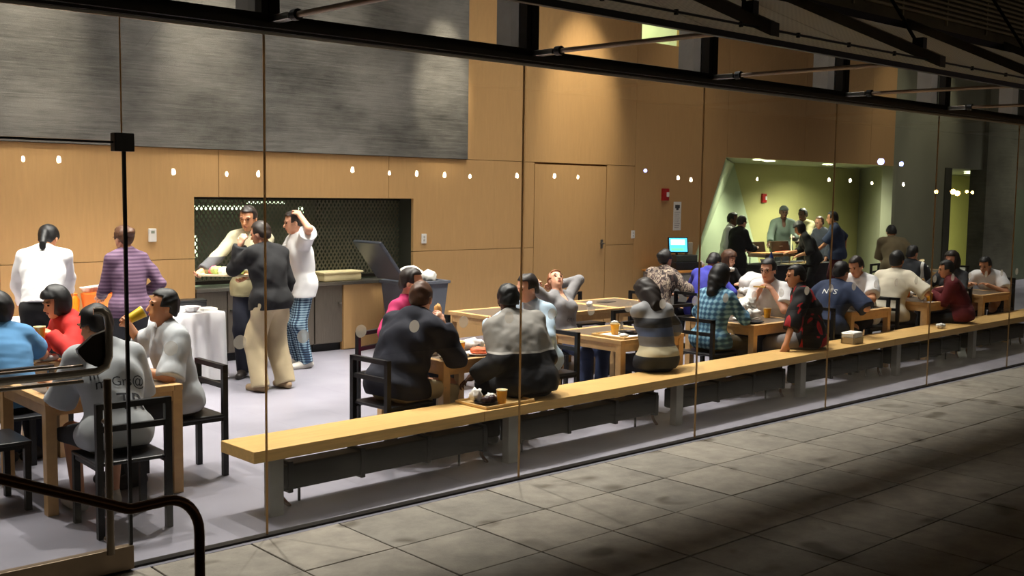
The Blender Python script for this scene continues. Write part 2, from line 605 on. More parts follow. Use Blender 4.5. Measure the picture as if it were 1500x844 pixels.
class Field:
    def __init__(s, lo, hi, h):
        s.h = h
        s.lo = np.asarray(lo, float) - 3 * h
        n = np.ceil((np.asarray(hi, float) + 3 * h - s.lo) / h).astype(int) + 1
        s.ax = [(s.lo[i] + h * np.arange(n[i])).astype(np.float32) for i in range(3)]
        s.F = np.full(tuple(n), .5, np.float32)

    def _sl(s, lo, hi, m):
        sl = []
        for i in range(3):
            a = max(int((lo[i] - m - s.lo[i]) / s.h), 0)
            b = min(int((hi[i] + m - s.lo[i]) / s.h) + 2, s.F.shape[i])
            sl.append(slice(a, max(b, a)))
        X, Y, Z = (s.ax[i][sl[i]] for i in range(3))
        return tuple(sl), X[:, None, None], Y[None, :, None], Z[None, None, :]

    def _mix(s, sl, d, k):
        f = s.F[sl]
        if f.size == 0:
            return
        if k > 0:
            hh = np.maximum(k - np.abs(f - d), 0) / k
            s.F[sl] = np.minimum(f, d) - hh * hh * (k * .25)
        else:
            s.F[sl] = np.minimum(f, d)

    def cone(s, a, b, ra, rb, k=.02, cut=None):
        a = np.asarray(a, float)
        b = np.asarray(b, float)
        r = max(ra, rb)
        sl, X, Y, Z = s._sl(np.minimum(a, b) - r, np.maximum(a, b) + r, k + 3 * s.h)
        ba = b - a
        L2 = max(float(ba @ ba), 1e-9)
        px, py, pz = X - a[0], Y - a[1], Z - a[2]
        t = np.clip((px * ba[0] + py * ba[1] + pz * ba[2]) / L2, 0, 1)
        d = np.sqrt((px - t * ba[0]) ** 2 + (py - t * ba[1]) ** 2 + (pz - t * ba[2]) ** 2) - (ra + (rb - ra) * t)
        if cut is not None:                     # flat end just before b
            c, n = cut
            d = np.maximum(d, (X - c[0]) * n[0] + (Y - c[1]) * n[1] + (Z - c[2]) * n[2])
        s._mix(sl, d.astype(np.float32), k)

    def _ell(s, c, r, fr, m):
        r = np.asarray(r, float)
        ext = np.sqrt(sum((fr[i] * r[i]) ** 2 for i in range(3)))
        sl, X, Y, Z = s._sl(c - ext, c + ext, m)
        q = [((X - c[0]) * fr[i][0] + (Y - c[1]) * fr[i][1] + (Z - c[2]) * fr[i][2]) / r[i] for i in range(3)]
        k0 = np.sqrt(q[0] ** 2 + q[1] ** 2 + q[2] ** 2)
        k1 = np.sqrt((q[0] / r[0]) ** 2 + (q[1] / r[1]) ** 2 + (q[2] / r[2]) ** 2)
        return sl, (k0 * (k0 - 1) / np.maximum(k1, 1e-6)).astype(np.float32)

    def ell(s, c, r, fr, k=.03):
        sl, d = s._ell(np.asarray(c, float), r, fr, k + 3 * s.h)
        s._mix(sl, d, k)

    def carve(s, c, r, fr, k=.01):
        sl, d = s._ell(np.asarray(c, float), r, fr, k + 3 * s.h)
        f = s.F[sl]
        d = -d
        hh = np.maximum(k - np.abs(f - d), 0) / k
        s.F[sl] = np.maximum(f, d) + hh * hh * (k * .25)

    def keep(s, c, n):
        """keep the side where (p-c).n < 0"""
        d = ((s.ax[0] - c[0]) * n[0])[:, None, None] + ((s.ax[1] - c[1]) * n[1])[None, :, None] + ((s.ax[2] - c[2]) * n[2])[None, None, :]
        s.F = np.maximum(s.F, d.astype(np.float32))

    def carve_wedge(s, planes):
        """remove where all (p-c).n < 0"""
        d = None
        for c, n in planes:
            e = ((s.ax[0] - c[0]) * n[0])[:, None, None] + ((s.ax[1] - c[1]) * n[1])[None, :, None] + ((s.ax[2] - c[2]) * n[2])[None, None, :]
            d = e if d is None else np.maximum(d, e)
        s.F = np.maximum(s.F, -d.astype(np.float32))

    def crumple(s, amp, freq, seed):
        rs = np.random.RandomState(seed)
        s.F -= np.float32(amp * 1.1)
        for _ in range(3):
            v = rs.normal(size=3)
            v = v / np.linalg.norm(v) * freq * rs.uniform(.6, 1.5)
            w = rs.normal(size=3)
            w = w / np.linalg.norm(w) * freq * rs.uniform(.4, 1.)
            X, Y, Z = s.ax[0][:, None, None], s.ax[1][None, :, None], s.ax[2][None, None, :]
            s.F += (amp * .62 * np.sin(v[0] * X + v[1] * Y + v[2] * Z + 1.5 * np.sin(w[0] * X + w[1] * Y + w[2] * Z + rs.uniform(0, 6)))).astype(np.float32)

    def mesh(s, name, material):
        F = s.F
        F[0], F[-1], F[:, 0], F[:, -1], F[:, :, 0], F[:, :, -1] = .1, .1, .1, .1, .1, .1
        I = F < 0
        nx, ny, nz = F.shape
        cnt = np.zeros((nx - 1, ny - 1, nz - 1), np.int8)
        offs = [(i, j, k) for i in (0, 1) for j in (0, 1) for k in (0, 1)]
        for i, j, k in offs:
            cnt += I[i:nx - 1 + i, j:ny - 1 + j, k:nz - 1 + k]
        act = (cnt > 0) & (cnt < 8)
        ijk = np.argwhere(act)
        if len(ijk) == 0:
            return None
        idx = np.full(act.shape, -1, np.int32)
        idx[act] = np.arange(len(ijk))
        val = {o: F[ijk[:, 0] + o[0], ijk[:, 1] + o[1], ijk[:, 2] + o[2]] for o in offs}
        pos = np.zeros((len(ijk), 3), np.float32)
        num = np.zeros(len(ijk), np.float32)
        for a in offs:
            for d in range(3):
                if a[d] == 0:
                    b = tuple(a[e] + (1 if e == d else 0) for e in range(3))
                    va, vb = val[a], val[b]
                    m = (va < 0) != (vb < 0)
                    t = np.where(m, va / np.where(m, va - vb, 1), 0)
                    p = np.zeros((len(ijk), 3), np.float32)
                    p[:] = a
                    p[:, d] += t
                    pos[m] += p[m]
                    num[m] += 1
        co = (ijk + pos / num[:, None]) * s.h + s.lo
        quads = []
        for d in range(3):
            e1, e2 = [(1, 2), (2, 0), (0, 1)][d]
            sh = [slice(None)] * 3
            sh2 = [slice(None)] * 3
            sh[d] = slice(0, -1)
            sh2[d] = slice(1, None)
            A, B = I[tuple(sh)], I[tuple(sh2)]
            for sign in (0, 1):
                q = np.argwhere((A & ~B) if sign == 0 else (~A & B))
                q = q[(q[:, e1] > 0) & (q[:, e2] > 0) & (q[:, e1] < act.shape[e1]) & (q[:, e2] < act.shape[e2])]
                c = []
                for (u, v) in ((1, 1), (0, 1), (0, 0), (1, 0)):
                    w = q.copy()
                    w[:, e1] -= u
                    w[:, e2] -= v
                    c.append(idx[w[:, 0], w[:, 1], w[:, 2]])
                c = np.stack(c, 1)
                if sign:
                    c = c[:, ::-1]
                quads.append(c)
        Q = np.concatenate(quads)
        Q = Q[(Q >= 0).all(1)]
        me = bpy.data.meshes.new(name)
        me.vertices.add(len(co))
        me.vertices.foreach_set('co', co.astype(np.float32).ravel())
        me.loops.add(Q.size)
        me.loops.foreach_set('vertex_index', Q.astype(np.int32).ravel())
        me.polygons.add(len(Q))
        me.polygons.foreach_set('loop_start', np.arange(0, Q.size, 4, dtype=np.int32))
        me.polygons.foreach_set('use_smooth', np.ones(len(Q), bool))
        me.update(calc_edges=True)
        me.materials.append(material)
        return me


def rotm(axis, deg):
    return np.array(Matrix.Rotation(math.radians(deg), 3, Vector(axis)))


def ik(S, T, l1, l2, hint):
    d = T - S
    L = np.linalg.norm(d)
    m = (l1 + l2) * .995
    if L > m:
        d = d / L * m
        T = S + d
        L = m
    u = d / max(L, 1e-6)
    a = (l1 * l1 - l2 * l2 + L * L) / (2 * L)
    hh = math.sqrt(max(l1 * l1 - a * a, 0))
    p = hint - u * (hint @ u)
    p = unit(p)
    return S + u * a + p * hh, T


SKIN = {}


def skin_mat(kind):
    if kind not in SKIN:
        c = {'fair': S(226, 168, 138), 'tan': S(206, 146, 108), 'mid': S(178, 118, 84), 'dark': S(88, 56, 40)}[kind]
        m = mat('skin_' + kind, c, .5, var=.07, scale=9)
        m.node_tree.nodes['Principled BSDF'].inputs['Subsurface Weight'].default_value = .08
        m.node_tree.nodes['Principled BSDF'].inputs['Subsurface Radius'].default_value = (.02, .008, .004)
        SKIN[kind] = m
    return SKIN[kind]


HAIRM = {'black': ('hair_black', S(14, 13, 15)), 'dkbrown': ('hair_dark_brown', S(34, 24, 19)), 'brown': ('hair_brown', S(84, 54, 36)),
         'auburn': ('hair_auburn', S(150, 92, 58)), 'grey': ('hair_grey', S(120, 112, 100))}


def hair_mat(k):
    n, c = HAIRM[k]
    if n not in MATS:
        m = mat_wave(n, sc(c, .7), sc(c, 1.35), 70, 'X', 6, .55, .3, .7)
    return MATS[n]


EYE = {}
CAMP = np.array([0, 0, 2.05])


def person(label, x, y, face, seat=None, H=1.72, lean=8, curl=10, tilt=0, twist=0, head=(5, 0, 0), rh=None, lh=None, rel=None, lel=None,
           feet=None, knees=None, bw=1.0, bulk=1.0, skin='fair', hair=('short', 'black'), top=None, bottom=None, shoe='dark', z0=0, rcurl=35, lcurl=35, rpalm=None, lpalm=None,
           glasses=False, group=None, pz=None, beard=None, sex='m'):
    """face: heading of the chest in degrees, 0 = +x, 90 = into the room. rh/lh: wrist targets in world metres"""
    s = H / 1.72
    rz = math.radians(face - 90)
    c_, s_ = math.cos(-rz), math.sin(-rz)

    def loc(P):
        dx, dy = P[0] - x, P[1] - y
        return np.array([c_ * dx - s_ * dy, s_ * dx + c_ * dy, P[2]])

    root = empty('person', (x, y, 0), rz, label, 'person', group)
    dist = math.hypot(x, y)
    h = .0085 if dist < 8.4 else .0095 if dist < 10.5 else .011 if dist < 13 else .0135
    seated = seat is not None
    if pz is None:
        pz = seat + .112 if seated else .93 * s
    P0 = np.array([0, 0, pz])

    def updir(a, t):
        a, t = math.radians(a), math.radians(t)
        return unit([math.sin(t), math.sin(a), math.cos(a) * math.cos(t)])
    u1, u2 = updir(lean, tilt), updir(lean + curl, tilt)
    waist = P0 + u1 * .16 * s
    chest = waist + unit(u1 + u2) * .17 * s
    neckb = chest + u2 * .19 * s
    R0 = np.array([1., 0, 0])

    def fram(u, tw):
        r = R0 - u * (R0 @ u)
        r = unit(rotm(u, -tw) @ r)
        return [r, unit(np.cross(u, r)), u]
    f1 = fram(u1, 0)
    f15 = fram(unit(u1 + u2), twist * .5)
    f2 = fram(u2, twist)
    shw = (.168 if sex == 'm' else .150) * s * bw
    sh = {1: neckb - u2 * .058 * s + f2[0] * shw, -1: neckb - u2 * .058 * s - f2[0] * shw}
    hip = {1: P0 + f1[0] * .088 * s * bw - u1 * .02, -1: P0 - f1[0] * .088 * s * bw - u1 * .02}
    # head
    hp, hy, hr = (math.radians(v) for v in head)
    fh = np.array([math.sin(hy) * math.cos(hp), math.cos(hy) * math.cos(hp), -math.sin(hp)])
    rh0 = np.array([math.cos(hy), -math.sin(hy), 0])
    uh = np.cross(rh0, fh)
    rr = rh0 * math.cos(hr) - uh * math.sin(hr)
    uh = unit(np.cross(rr, fh))
    hf = [rr, fh, uh]
    nk = unit(u2 * .7 + uh * .5)
    hb = neckb + nk * .085 * s
    hc = hb + uh * .085 * s + fh * .018 * s       # cranium centre

    def hpt(a, b, c):
        return hc + (hf[0] * a + hf[1] * b + hf[2] * c) * s
    # arms
    A = {}
    for sd, tgt, el, dfl in ((1, rh, rel, rcurl), (-1, lh, lel, lcurl)):
        S_ = sh[sd]
        if tgt is None:
            T = (hip[sd] + np.array([sd * .06, .30, .10])) if seated else S_ + np.array([sd * .07, .06, -.52 * s])
        else:
            T = loc(tgt)
        hint = (np.array([sd * .85, -.45, -.42]) if seated else np.array([sd * .5, -.6, -.7])) if el is None else (loc(el) - S_)
        E_, T = ik(S_, T, .29 * s, .255 * s, hint)
        A[sd] = (S_, E_, T)
    # legs
    Lg = {}
    for i, sd in enumerate((1, -1)):
        if feet and feet[i] is not None:
            T = loc(feet[i])
        elif seated:
            T = np.array([sd * .11, .40 * s, .085])
        else:
            T = np.array([sd * .09, 0.0, .085])
        hint = np.array([sd * .12, .8, .55]) if seated else np.array([sd * .05, 1, 0])
        if knees and knees[i] is not None:
            hint = loc(knees[i]) - hip[sd]
        K, T = ik(hip[sd], T, .43 * s, .42 * s, hint)
        Lg[sd] = (hip[sd], K, T)
    allp = [P0, waist, chest, neckb, hpt(0, 0, .12), hpt(0, .12, 0), hpt(0, -.12, -.1)] + [p for v in A.values() for p in v] + [p for v in Lg.values() for p in v]
    allp = np.array(allp)
    lo, hi = allp.min(0) - .19, allp.max(0) + .19
    lo[2] = max(lo[2], -.01)
    I3 = [np.array([1., 0, 0]), np.array([0, 1., 0]), np.array([0, 0, 1.])]

    def torso(F, g, k=.05):
        F.ell(P0 + u1 * .0, np.array([.152 * bw + g, .108 + g, .105 + g]) * s * np.array([bulk, bulk, 1]), f1, k)
        F.ell(waist, np.array([.138 * bw + g, .098 + g, .15 + g]) * s * np.array([bulk, bulk, 1]), f15, k)
        F.ell(chest + f2[1] * .01, np.array([.160 * bw + g, .108 + g, .17 + g]) * s * np.array([bulk, bulk, 1]), f2, k)
        if sex == 'f':
            for sd in (1, -1):
                F.ell(chest + f2[0] * sd * .07 * s + f2[1] * .085 * s + u2 * .02, np.array([.06, .05, .06]) * s + g, f2, .03)
        F.cone(sh[1] - f2[0] * .03, sh[-1] + f2[0] * .03, .046 * s + g, .046 * s + g, k)
        for sd in (1, -1):
            F.cone(neckb + u2 * .02, sh[sd] + u2 * .015, .045 * s + g * .6, .04 * s + g, .03)

    def arm(F, sd, g, t0=0, t1=2.0, k=.03, cut=True, flare=0):
        S_, E_, T = A[sd]
        if t1 <= 1:
            e = S_ + (E_ - S_) * t1
            n = unit(E_ - S_)
            F.cone(S_, e + n * .05, .046 * s * bulk + g, .044 * s * bulk + g + flare, k, (e, n) if cut else None)
        else:
            F.cone(S_, E_, .046 * s * bulk + g, .037 * s * bulk + g, k)
            e = E_ + (T - E_) * (t1 - 1)
            n = unit(T - E_)
            F.cone(E_, e + n * .03, .037 * s * bulk + g, .029 * s + g + flare, k, (e, n) if cut else None)
    # ---------------- body
    F = Field(lo, hi, h)
    torso(F, 0)
    for sd in (1, -1):
        a, b, c = Lg[sd]
        F.cone(a, b, .082 * s * bulk, .056 * s, .03)
        F.cone(b, c, .056 * s, .038 * s, .03)
        fd = np.array([sd * .12, 1, 0])
        fd = unit(fd - 0)
        F.cone(c + np.array([0, 0, -.045]), c + fd * .15 * s + np.array([0, 0, -.06]), .03, .025, .03)
    F.cone(neckb - u2 * .03, hb + uh * .02, .056 * s, .05 * s, .03)
    # head
    F.ell(hc + (hf[2] * .018 - hf[1] * .012) * s, np.array([.076, .094, .092]) * s, hf, .02)
    F.ell(hpt(0, .028, -.05), np.array([.058, .062, .072]) * s, hf, .03)
    F.ell(hpt(0, .066, -.098), np.array([.024, .02, .02]) * s, hf, .02)
    F.cone(hpt(0, .083, .008), hpt(0, .104, -.034), .009 * s, .0145 * s, .012)
    for sd in (1, -1):
        F.ell(hpt(sd * .078, -.008, -.018), np.array([.010, .021, .032]) * s, hf, .006)
        F.carve(hpt(sd * .031, .094, .004), np.array([.017, .013, .011]) * s, hf, .012)
        F.cone(hpt(sd * .014, .087, .022), hpt(sd * .05, .074, .022), .008 * s, .008 * s, .012)
    F.ell(hpt(0, .084, -.066), np.array([.022, .012, .010]) * s, hf, .008)
    hands = {}
    for sd in (1, -1):
        arm(F, sd, 0, cut=False)
        S_, E_, T = A[sd]
        d = unit(T - E_)
        pn = rpalm if sd == 1 else lpalm
        pn = np.array([0, 0, -1.]) if pn is None else (loc(np.array([x, y, 0]) + np.array(pn)) - loc((x, y, 0)))
        if abs(d @ unit(pn)) > .9:
            pn = np.array([-sd * 1., .3, 0])
        pn = unit(pn - d * (pn @ d))
        w = np.cross(d, pn) * sd * -1.0            # thumb side
        cu = math.radians(rcurl if sd == 1 else lcurl)
        pc = T + d * .05 * s
        F.ell(pc, np.array([.038, .015, .048]) * s, [w, pn, d], .015)
        for q, (o, ln) in enumerate(((.027, .072), (.009, .082), (-.009, .076), (-.027, .058))):
            kn = T + d * (.088 - .004 * abs(q - 1)) * s + w * o * 1.15 * s
            p0 = kn
            ang = cu * .55
            rr_ = .0088 if h < .011 else .0105
            for ji, fr_ in enumerate((.46, .31, .23)):
                dr = d * math.cos(ang) + pn * math.sin(ang) + w * o * 2.2
                p1 = p0 + unit(dr) * ln * fr_ * s
                F.cone(p0, p1, rr_ * (1 - .08 * ji) * s, rr_ * (.92 - .08 * ji) * s, .005)
                p0 = p1
                ang += cu * .75
        tb = T + d * .028 * s + w * .026 * s
        t1_ = tb + unit(d * .75 + w * .62 + pn * .25) * .042 * s
        F.cone(tb, t1_, .0125 * s, .0105 * s, .012)
        F.cone(t1_, t1_ + unit(d * .9 + w * .1 + pn * (.2 + .4 * math.sin(cu))) * .034 * s, .0102 * s, .0085 * s, .005)
        hands[sd] = T + d * .085 * s + pn * .03 * s
    body = F.mesh('body', skin_mat(skin))
    link(bpy.data.objects.new('body', body), root)
    # ---------------- shirt
    t = dict(mat=WHITE, sleeve='short', neck='crew', g=.016, hem=.10, fold=.0055)
    t.update(top or {})
    g = t['g']
    gh = max(h, .0105)
    F = Field(lo, hi, gh)
    torso(F, g)
    if t['hem'] > .02 and not seated:
        F.ell(P0 - u1 * .02, np.array([.148 * bw + g, .105 + g, .15]) * bulk * s, f1, .05)
    for sd in (1, -1):
        if t['sleeve'] == 'short':
            arm(F, sd, g + .003, t1=.72, flare=.016, k=.025)
        elif t['sleeve'] == 'elbow':
            arm(F, sd, g + .006, t1=1.0, flare=.016, k=.035)
        elif t['sleeve'] == 'pushed':
            arm(F, sd, g + .004, t1=1.35, flare=.004, k=.035)
        else:
            arm(F, sd, g - .002, t1=1.96, flare=.004, k=.025)
    if t['hem'] > .02:
        for sd in (1, -1):
            a_, k_, c_2 = Lg[sd]
            F.cone(a_ + u1 * .03, a_ + (k_ - a_) * (.30 if not seated else .16), .084 * s * bulk + .014 + g, .080 * s * bulk + .014 + g, .04)
        F.ell(P0, np.array([.166 * bw + g, .120 + g, .115 + g]) * s * np.array([bulk, bulk, 1]), f1, .04)
    F.crumple(t['fold'], 24, int(abs(x * 97 + y * 31)) % 1000)
    F.crumple(t['fold'] * .25, 55, int(abs(x * 11 + y * 71)) % 1000)
    hemp = P0 - u1 * (t['hem'] * s)
    F.keep(hemp, -u1)
    if seated:
        F.keep(P0 - np.array([0, 0, .085]), np.array([0, 0, -1.]))
    nk_c = neckb + u2 * .035 * s
    if t['neck'] in ('crew', 'v'):
        F.carve(nk_c + u2 * .03 + f2[1] * .018, np.array([.064, .066, .06]) * s, f2, .004)
        if t['neck'] == 'v':
            F.carve(neckb + f2[1] * .085 * s - u2 * .02, np.array([.038, .07, .12]) * s, f2, .004)
    elif t['neck'] in ('collar', 'turtle'):
        hc_ = .045 if t['neck'] == 'collar' else .07
        e = neckb + nk * hc_ * s
        F.cone(neckb - u2 * .01, e + nk * .03, .066 * s, .064 * s, .015, (e, nk))
    elif t['neck'] == 'hood':
        F.cone(neckb - u2 * .01, neckb + nk * .05, .07 * s, .075 * s, .02, (neckb + nk * .045, nk))
        F.ell(neckb - f2[1] * .075 * s - u2 * .015, np.array([.115, .06, .085]) * s, f2, .03)
    me = F.mesh('shirt', t['mat'])
    so = link(bpy.data.objects.new(t.get('name', 'shirt'), me), root)
    # ---------------- trousers
    b = dict(mat=BLACKPLASTIC, g=.016, fold=.004, flare=.0, length=1.0)
    b.update(bottom or {})
    g = b['g']
    F = Field(lo, hi, max(gh, .0115))
    F.ell(P0, np.array([.150 * bw + min(g, .012), .106 + min(g, .012), .105 + min(g, .012)]) * s * np.array([bulk, bulk, 1]), f1, .05)
    F.ell(waist - u1 * .05, np.array([.130 * bw + g * .5, .092 + g * .5, .10]) * s * np.array([bulk, bulk, 1]), f1, .05)
    for sd in (1, -1):
        a, kk, c = Lg[sd]
        F.cone(a, kk, .084 * s * bulk + min(g, .014), .056 * s + g, .03)
        if b['length'] >= 1:
            n = unit(c - kk)
            e = c - n * .005 + np.array([0, 0, -.02])
            F.cone(kk, e + n * .04, .056 * s + g, .044 * s + g + b['flare'], .03, (e, n))
        else:
            n = unit(c - kk)
            e = kk + (c - kk) * .12
            F.cone(kk, e + n * .03, .062 * s + g, .064 * s + g + b['flare'], .03, (e, n))
    F.crumple(b['fold'], 20, int(abs(x * 53 + y * 17)) % 1000)
    F.keep(P0 + u1 * b.get('rise', .10), u1)
    me = F.mesh('trousers', b['mat'])
    link(bpy.data.objects.new(b.get('name', 'trousers'), me), root)
    # ---------------- shoes
    shm = {'dark': mat('shoe_dark', S(36, 30, 28), .5), 'tan': mat('shoe_tan', S(150, 126, 96), .7), 'white': mat('shoe_white', S(190, 186, 178), .6)}[shoe]
    for sd in (1, -1):
        c = Lg[sd][2]
        fd = unit(np.array([sd * .12, 1, 0]))
        z = c[2] - .085
        F = Field(c - np.array([.2, .2, .1]), c + np.array([.2, .27, .06]), .011)
        base = np.array([c[0], c[1], z])
        F.cone(base - fd * .055 + np.array([0, 0, .045]), base + fd * .06 + np.array([0, 0, .05]), .042, .045, .02)
        F.cone(base + fd * .06 + np.array([0, 0, .04]), base + fd * .165 * s + np.array([0, 0, .032]), .046, .038, .03)
        F.cone(base + np.array([0, 0, .05]), base + np.array([0, 0, .10]), .043, .043, .02)
        F.keep(base + np.array([0, 0, .002]), np.array([0, 0, -1.]))
        F.keep(base + np.array([0, 0, .1]), np.array([0, 0, 1.]))
        me = F.mesh('shoe', shm)
        if me:
            link(bpy.data.objects.new('shoe', me), root)
    # ---------------- hair
    style, hcol = hair
    if style != 'none':
        hl, hh_ = np.minimum(hc - .2, hc - .2 - np.array([0, 0, .25 if style in ('long', 'ponytail') else 0])), hc + .2
        F = Field(hl, hh_, .0095 if dist < 13 else .012)
        big = {'short': .007, 'cropped': .006, 'bob': .026, 'long': .022, 'ponytail': .010, 'bun': .010, 'beanie': .013, 'receding': .007, 'curly': .028}[style]
        cc = hpt(0, -.014, .022)
        F.ell(cc, np.array([.079, .097, .094]) * s + big, hf, .01)
        if style in ('short', 'curly', 'cropped', 'receding', 'beanie'):
            F.ell(hpt(0, -.045, -.03), np.array([.068, .060, .07]) * s + big * .7, hf, .02)
        if style == 'bob':
            F.ell(hpt(0, -.022, -.045), np.array([.092, .088, .10]) * s, hf, .03)
        if style == 'long':
            F.ell(hpt(0, -.03, -.05), np.array([.094, .085, .12]) * s, hf, .03)
            b0 = hpt(0, -.07, -.06)
            b1 = neckb - f2[1] * .09 * s - u2 * .03 * s
            F.cone(b0, b1, .085 * s, .055 * s, .04)
        if style == 'ponytail':
            F.ell(hpt(0, -.05, -.03), np.array([.066, .05, .06]) * s, hf, .02)
            b0 = hpt(0, -.105, -.02)
            b1 = neckb - f2[1] * .125 * s - u2 * .02 * s
            F.cone(hpt(0, -.08, 0), b0, .035 * s, .03 * s, .02)
            F.cone(b0, b1, .03 * s, .026 * s, .02)
            F.cone(b1, b1 - u2 * .2 * s - f2[1] * .01, .026 * s, .014 * s, .02)
        if style == 'bun':
            F.ell(hpt(0, -.04, -.02), np.array([.066, .06, .06]) * s, hf, .02)
            F.ell(hpt(0, -.115, .035), np.array([.045, .04, .042]) * s, hf, .02)
        F.crumple(.0035 if style != 'beanie' else .0012, 60, int(x * 13 + y * 7) % 99)
        # open the face, trim the nape and the sides
        fy, fz = {'short': (.038, .066), 'cropped': (.034, .074), 'bob': (.045, .048), 'long': (.042, .062), 'ponytail': (.035, .08), 'bun': (.035, .078), 'beanie': (-.02, .035), 'receding': (.0, .09), 'curly': (.04, .06)}[style]
        F.carve_wedge([(hpt(0, 0, fz), hf[2] - hf[1] * .12), (hpt(0, fy, 0), -hf[1] - hf[2] * .25)])
        if style in ('short', 'cropped', 'receding', 'curly', 'bun', 'ponytail'):
            n = unit(-hf[2] * .9 - hf[1] * -.5)
            if style in ('ponytail', 'bun'):
                pass
            else:
                F.keep(hpt(0, -.01, -.035), -(hf[2] * .87 - hf[1] * .5))
                F.keep(hpt(0, 0, -.09), -hf[2])
            F.carve_wedge([(hpt(0, 0, -.005), hf[2]), (hpt(0, -.03, 0), -hf[1])])
        if style == 'beanie':
            F.keep(hpt(0, 0, -.03), -(hf[2] * .93 - hf[1] * .25))
        me = F.mesh('hair', BEANIEM if style == 'beanie' else hair_mat(hcol))
        if me:
            link(bpy.data.objects.new('beanie' if style == 'beanie' else 'hair', me), root)
    # ---------------- face parts
    if not EYE:
        mb = MB()
        bmesh.ops.create_icosphere(mb.bm, subdivisions=2, radius=.0095)
        EYE['eye'] = mb.mesh('eye', mat('eye_dark', S(46, 32, 26), .15))
        EYE['brow'] = {}
        mb = MB().tube([(-.018, -.004, .0), (-.008, .001, .004), (.006, .002, .003), (.018, -.004, -.002)], .0035, 6)
        EYE['brow'] = mb.mesh('eyebrow', mat('brow_dark', S(30, 22, 18), .7), True)
        mb = MB().blob((0, 0, 0), (.021, .006, .008), 0, 2)
        EYE['lips'] = mb.mesh('lips', mat('lips_rose', S(172, 92, 84), .4), 'all')
    hm = Matrix([[hf[0][i], hf[1][i], hf[2][i]] for i in range(3)]).to_4x4()
    for nm, key, px in (('eye', 'eye', .031), ('eye', 'eye', -.031), ('eyebrow', 'brow', .032), ('eyebrow', 'brow', -.032), ('lips', 'lips', 0)):
        o = bpy.data.objects.new(nm, EYE[key])
        pp = hpt(px, .079, .004) if key == 'eye' else hpt(px, .087, .026) if key == 'brow' else hpt(px, .092, -.066)
        m4 = hm.copy()
        m4.translation = Vector(pp)
        o.matrix_local = m4
        link(o, root)
    if glasses:
        mb = MB()
        for sd in (1, -1):
            ctr = [hpt(sd * .034 + .024 * math.cos(a), .104, .004 + .019 * math.sin(a)) for a in [i * math.pi / 8 for i in range(17)]]
            mb.tube(ctr, .0022, 6, cap=False)
            mb.tube([hpt(sd * .058, .102, .008), hpt(sd * .08, .04, .008), hpt(sd * .08, -.01, 0)], .002, 6)
        mb.tube([hpt(-.01, .106, .007), hpt(.01, .106, .007)], .002, 6)
        mb.obj('glasses', BLACKPLASTIC, root, True)

    def world(P):
        cc2, ss2 = math.cos(rz), math.sin(rz)
        return (x + cc2 * P[0] - ss2 * P[1], y + ss2 * P[0] + cc2 * P[1], P[2])
    return dict(root=root, shirt=so, rhand=world(hands[1]), lhand=world(hands[-1]), head=world(hc), chest=world(chest), f2=f2, rz=rz, lwrist=(A[-1][2], unit(A[-1][2] - A[-1][1])), rwrist=(A[1][2], unit(A[1][2] - A[1][1])), chl=chest, u2=u2)


BEANIEM = mat('grey_knit', S(70, 76, 70), .9, var=.15, scale=40)

# ------------------------------------------------------------------ the setting
YG = 5.586          # glass plane
YB = 11.65          # back wall plane


def struct(name, mb, material, parent=None, smooth=False):
    o = mb.obj(name, material, parent, smooth)
    if parent is None:
        o['kind'] = 'structure'
    return o


struct('floor', MB().box((-3, 5.52, -.2), (37, 18, 0)), FLOORM)
struct('ceiling', MB().box((-3, 5.4, 6.6), (37, 18, 6.75)), mat('ceiling_grey', S(150, 148, 142), .9))
struct('wall_left', MB().box((-3, 5.6, 0), (-2.8, 18, 6.6)), mat('wall_left_paint', S(150, 140, 124), .8))
struct('wall_right', MB().box((36, 5.6, 0), (36.2, 18, 6.6)), mat('wall_right_paint', S(120, 126, 100), .8))
struct('wall_rear', MB().box((-3, 17.6, 0), (36.2, 17.8, 6.6)), mat('wall_rear_paint', S(96, 100, 78), .8))

# back wall: veneer panels with open joints
wb = empty('wall_back', (0, 0, 0), kind='structure')
SEAM = (1.06, 3.48, 5.91, 8.33, 10.76, 13.18, 15.6, 18.02, 20.44)
GP = .0035


def panel(x0, x1, z0, z1, material=MATS_WOODWALL, name='wood_panel', y=YB, th=.05):
    a = x0 + (GP if any(abs(x0 - q) < .01 for q in SEAM) else 0)
    b = x1 - (GP if any(abs(x1 - q) < .01 for q in SEAM) else 0)
    g0 = GP if z0 in (1.24, 2.5) else 0
    g1 = GP if z1 in (1.24, 2.5) else 0
    return MB().box((a, y, z0 + g0), (b, y + th, z1 - g1)).obj(name, material, wb)


for a, b in ((-2.8, 1.06), (1.06, 3.48), (3.48, 5.6)):
    panel(a, b, 0, 1.24)
    panel(a, b, 1.24, 2.5)
for a, b in ((5.6, 5.91), (5.91, 8.33), (8.33, 8.735)):
    panel(a, b, 1.95, 2.5)
for a, b in ((8.735, 10.76), (10.76, 10.95), (12.52, 13.18)):
    panel(a, b, 0, 1.24)
    panel(a, b, 1.24, 2.5)
for a, b in ((-2.8, 1.06), (1.06, 5.3), (5.3, 9.65)):
    panel(a, b, 2.5, 6.6, MATS_CONC, 'concrete_panel', YB - .03, .08)
panel(9.65, 10.76, 2.5, 6.6)
panel(10.76, 13.18, 2.5, 6.6)
panel(13.18, 15.6, 2.72, 4.5)
panel(13.18, 13.27, 4.5, 5.7)
panel(14.2, 15.6, 4.5, 5.7)
panel(13.18, 15.6, 5.7, 6.6)
for a, b in ((15.6, 18.02), (18.02, 20.44), (20.44, 21.4)):
    panel(a, b, 2.72, 6.6)
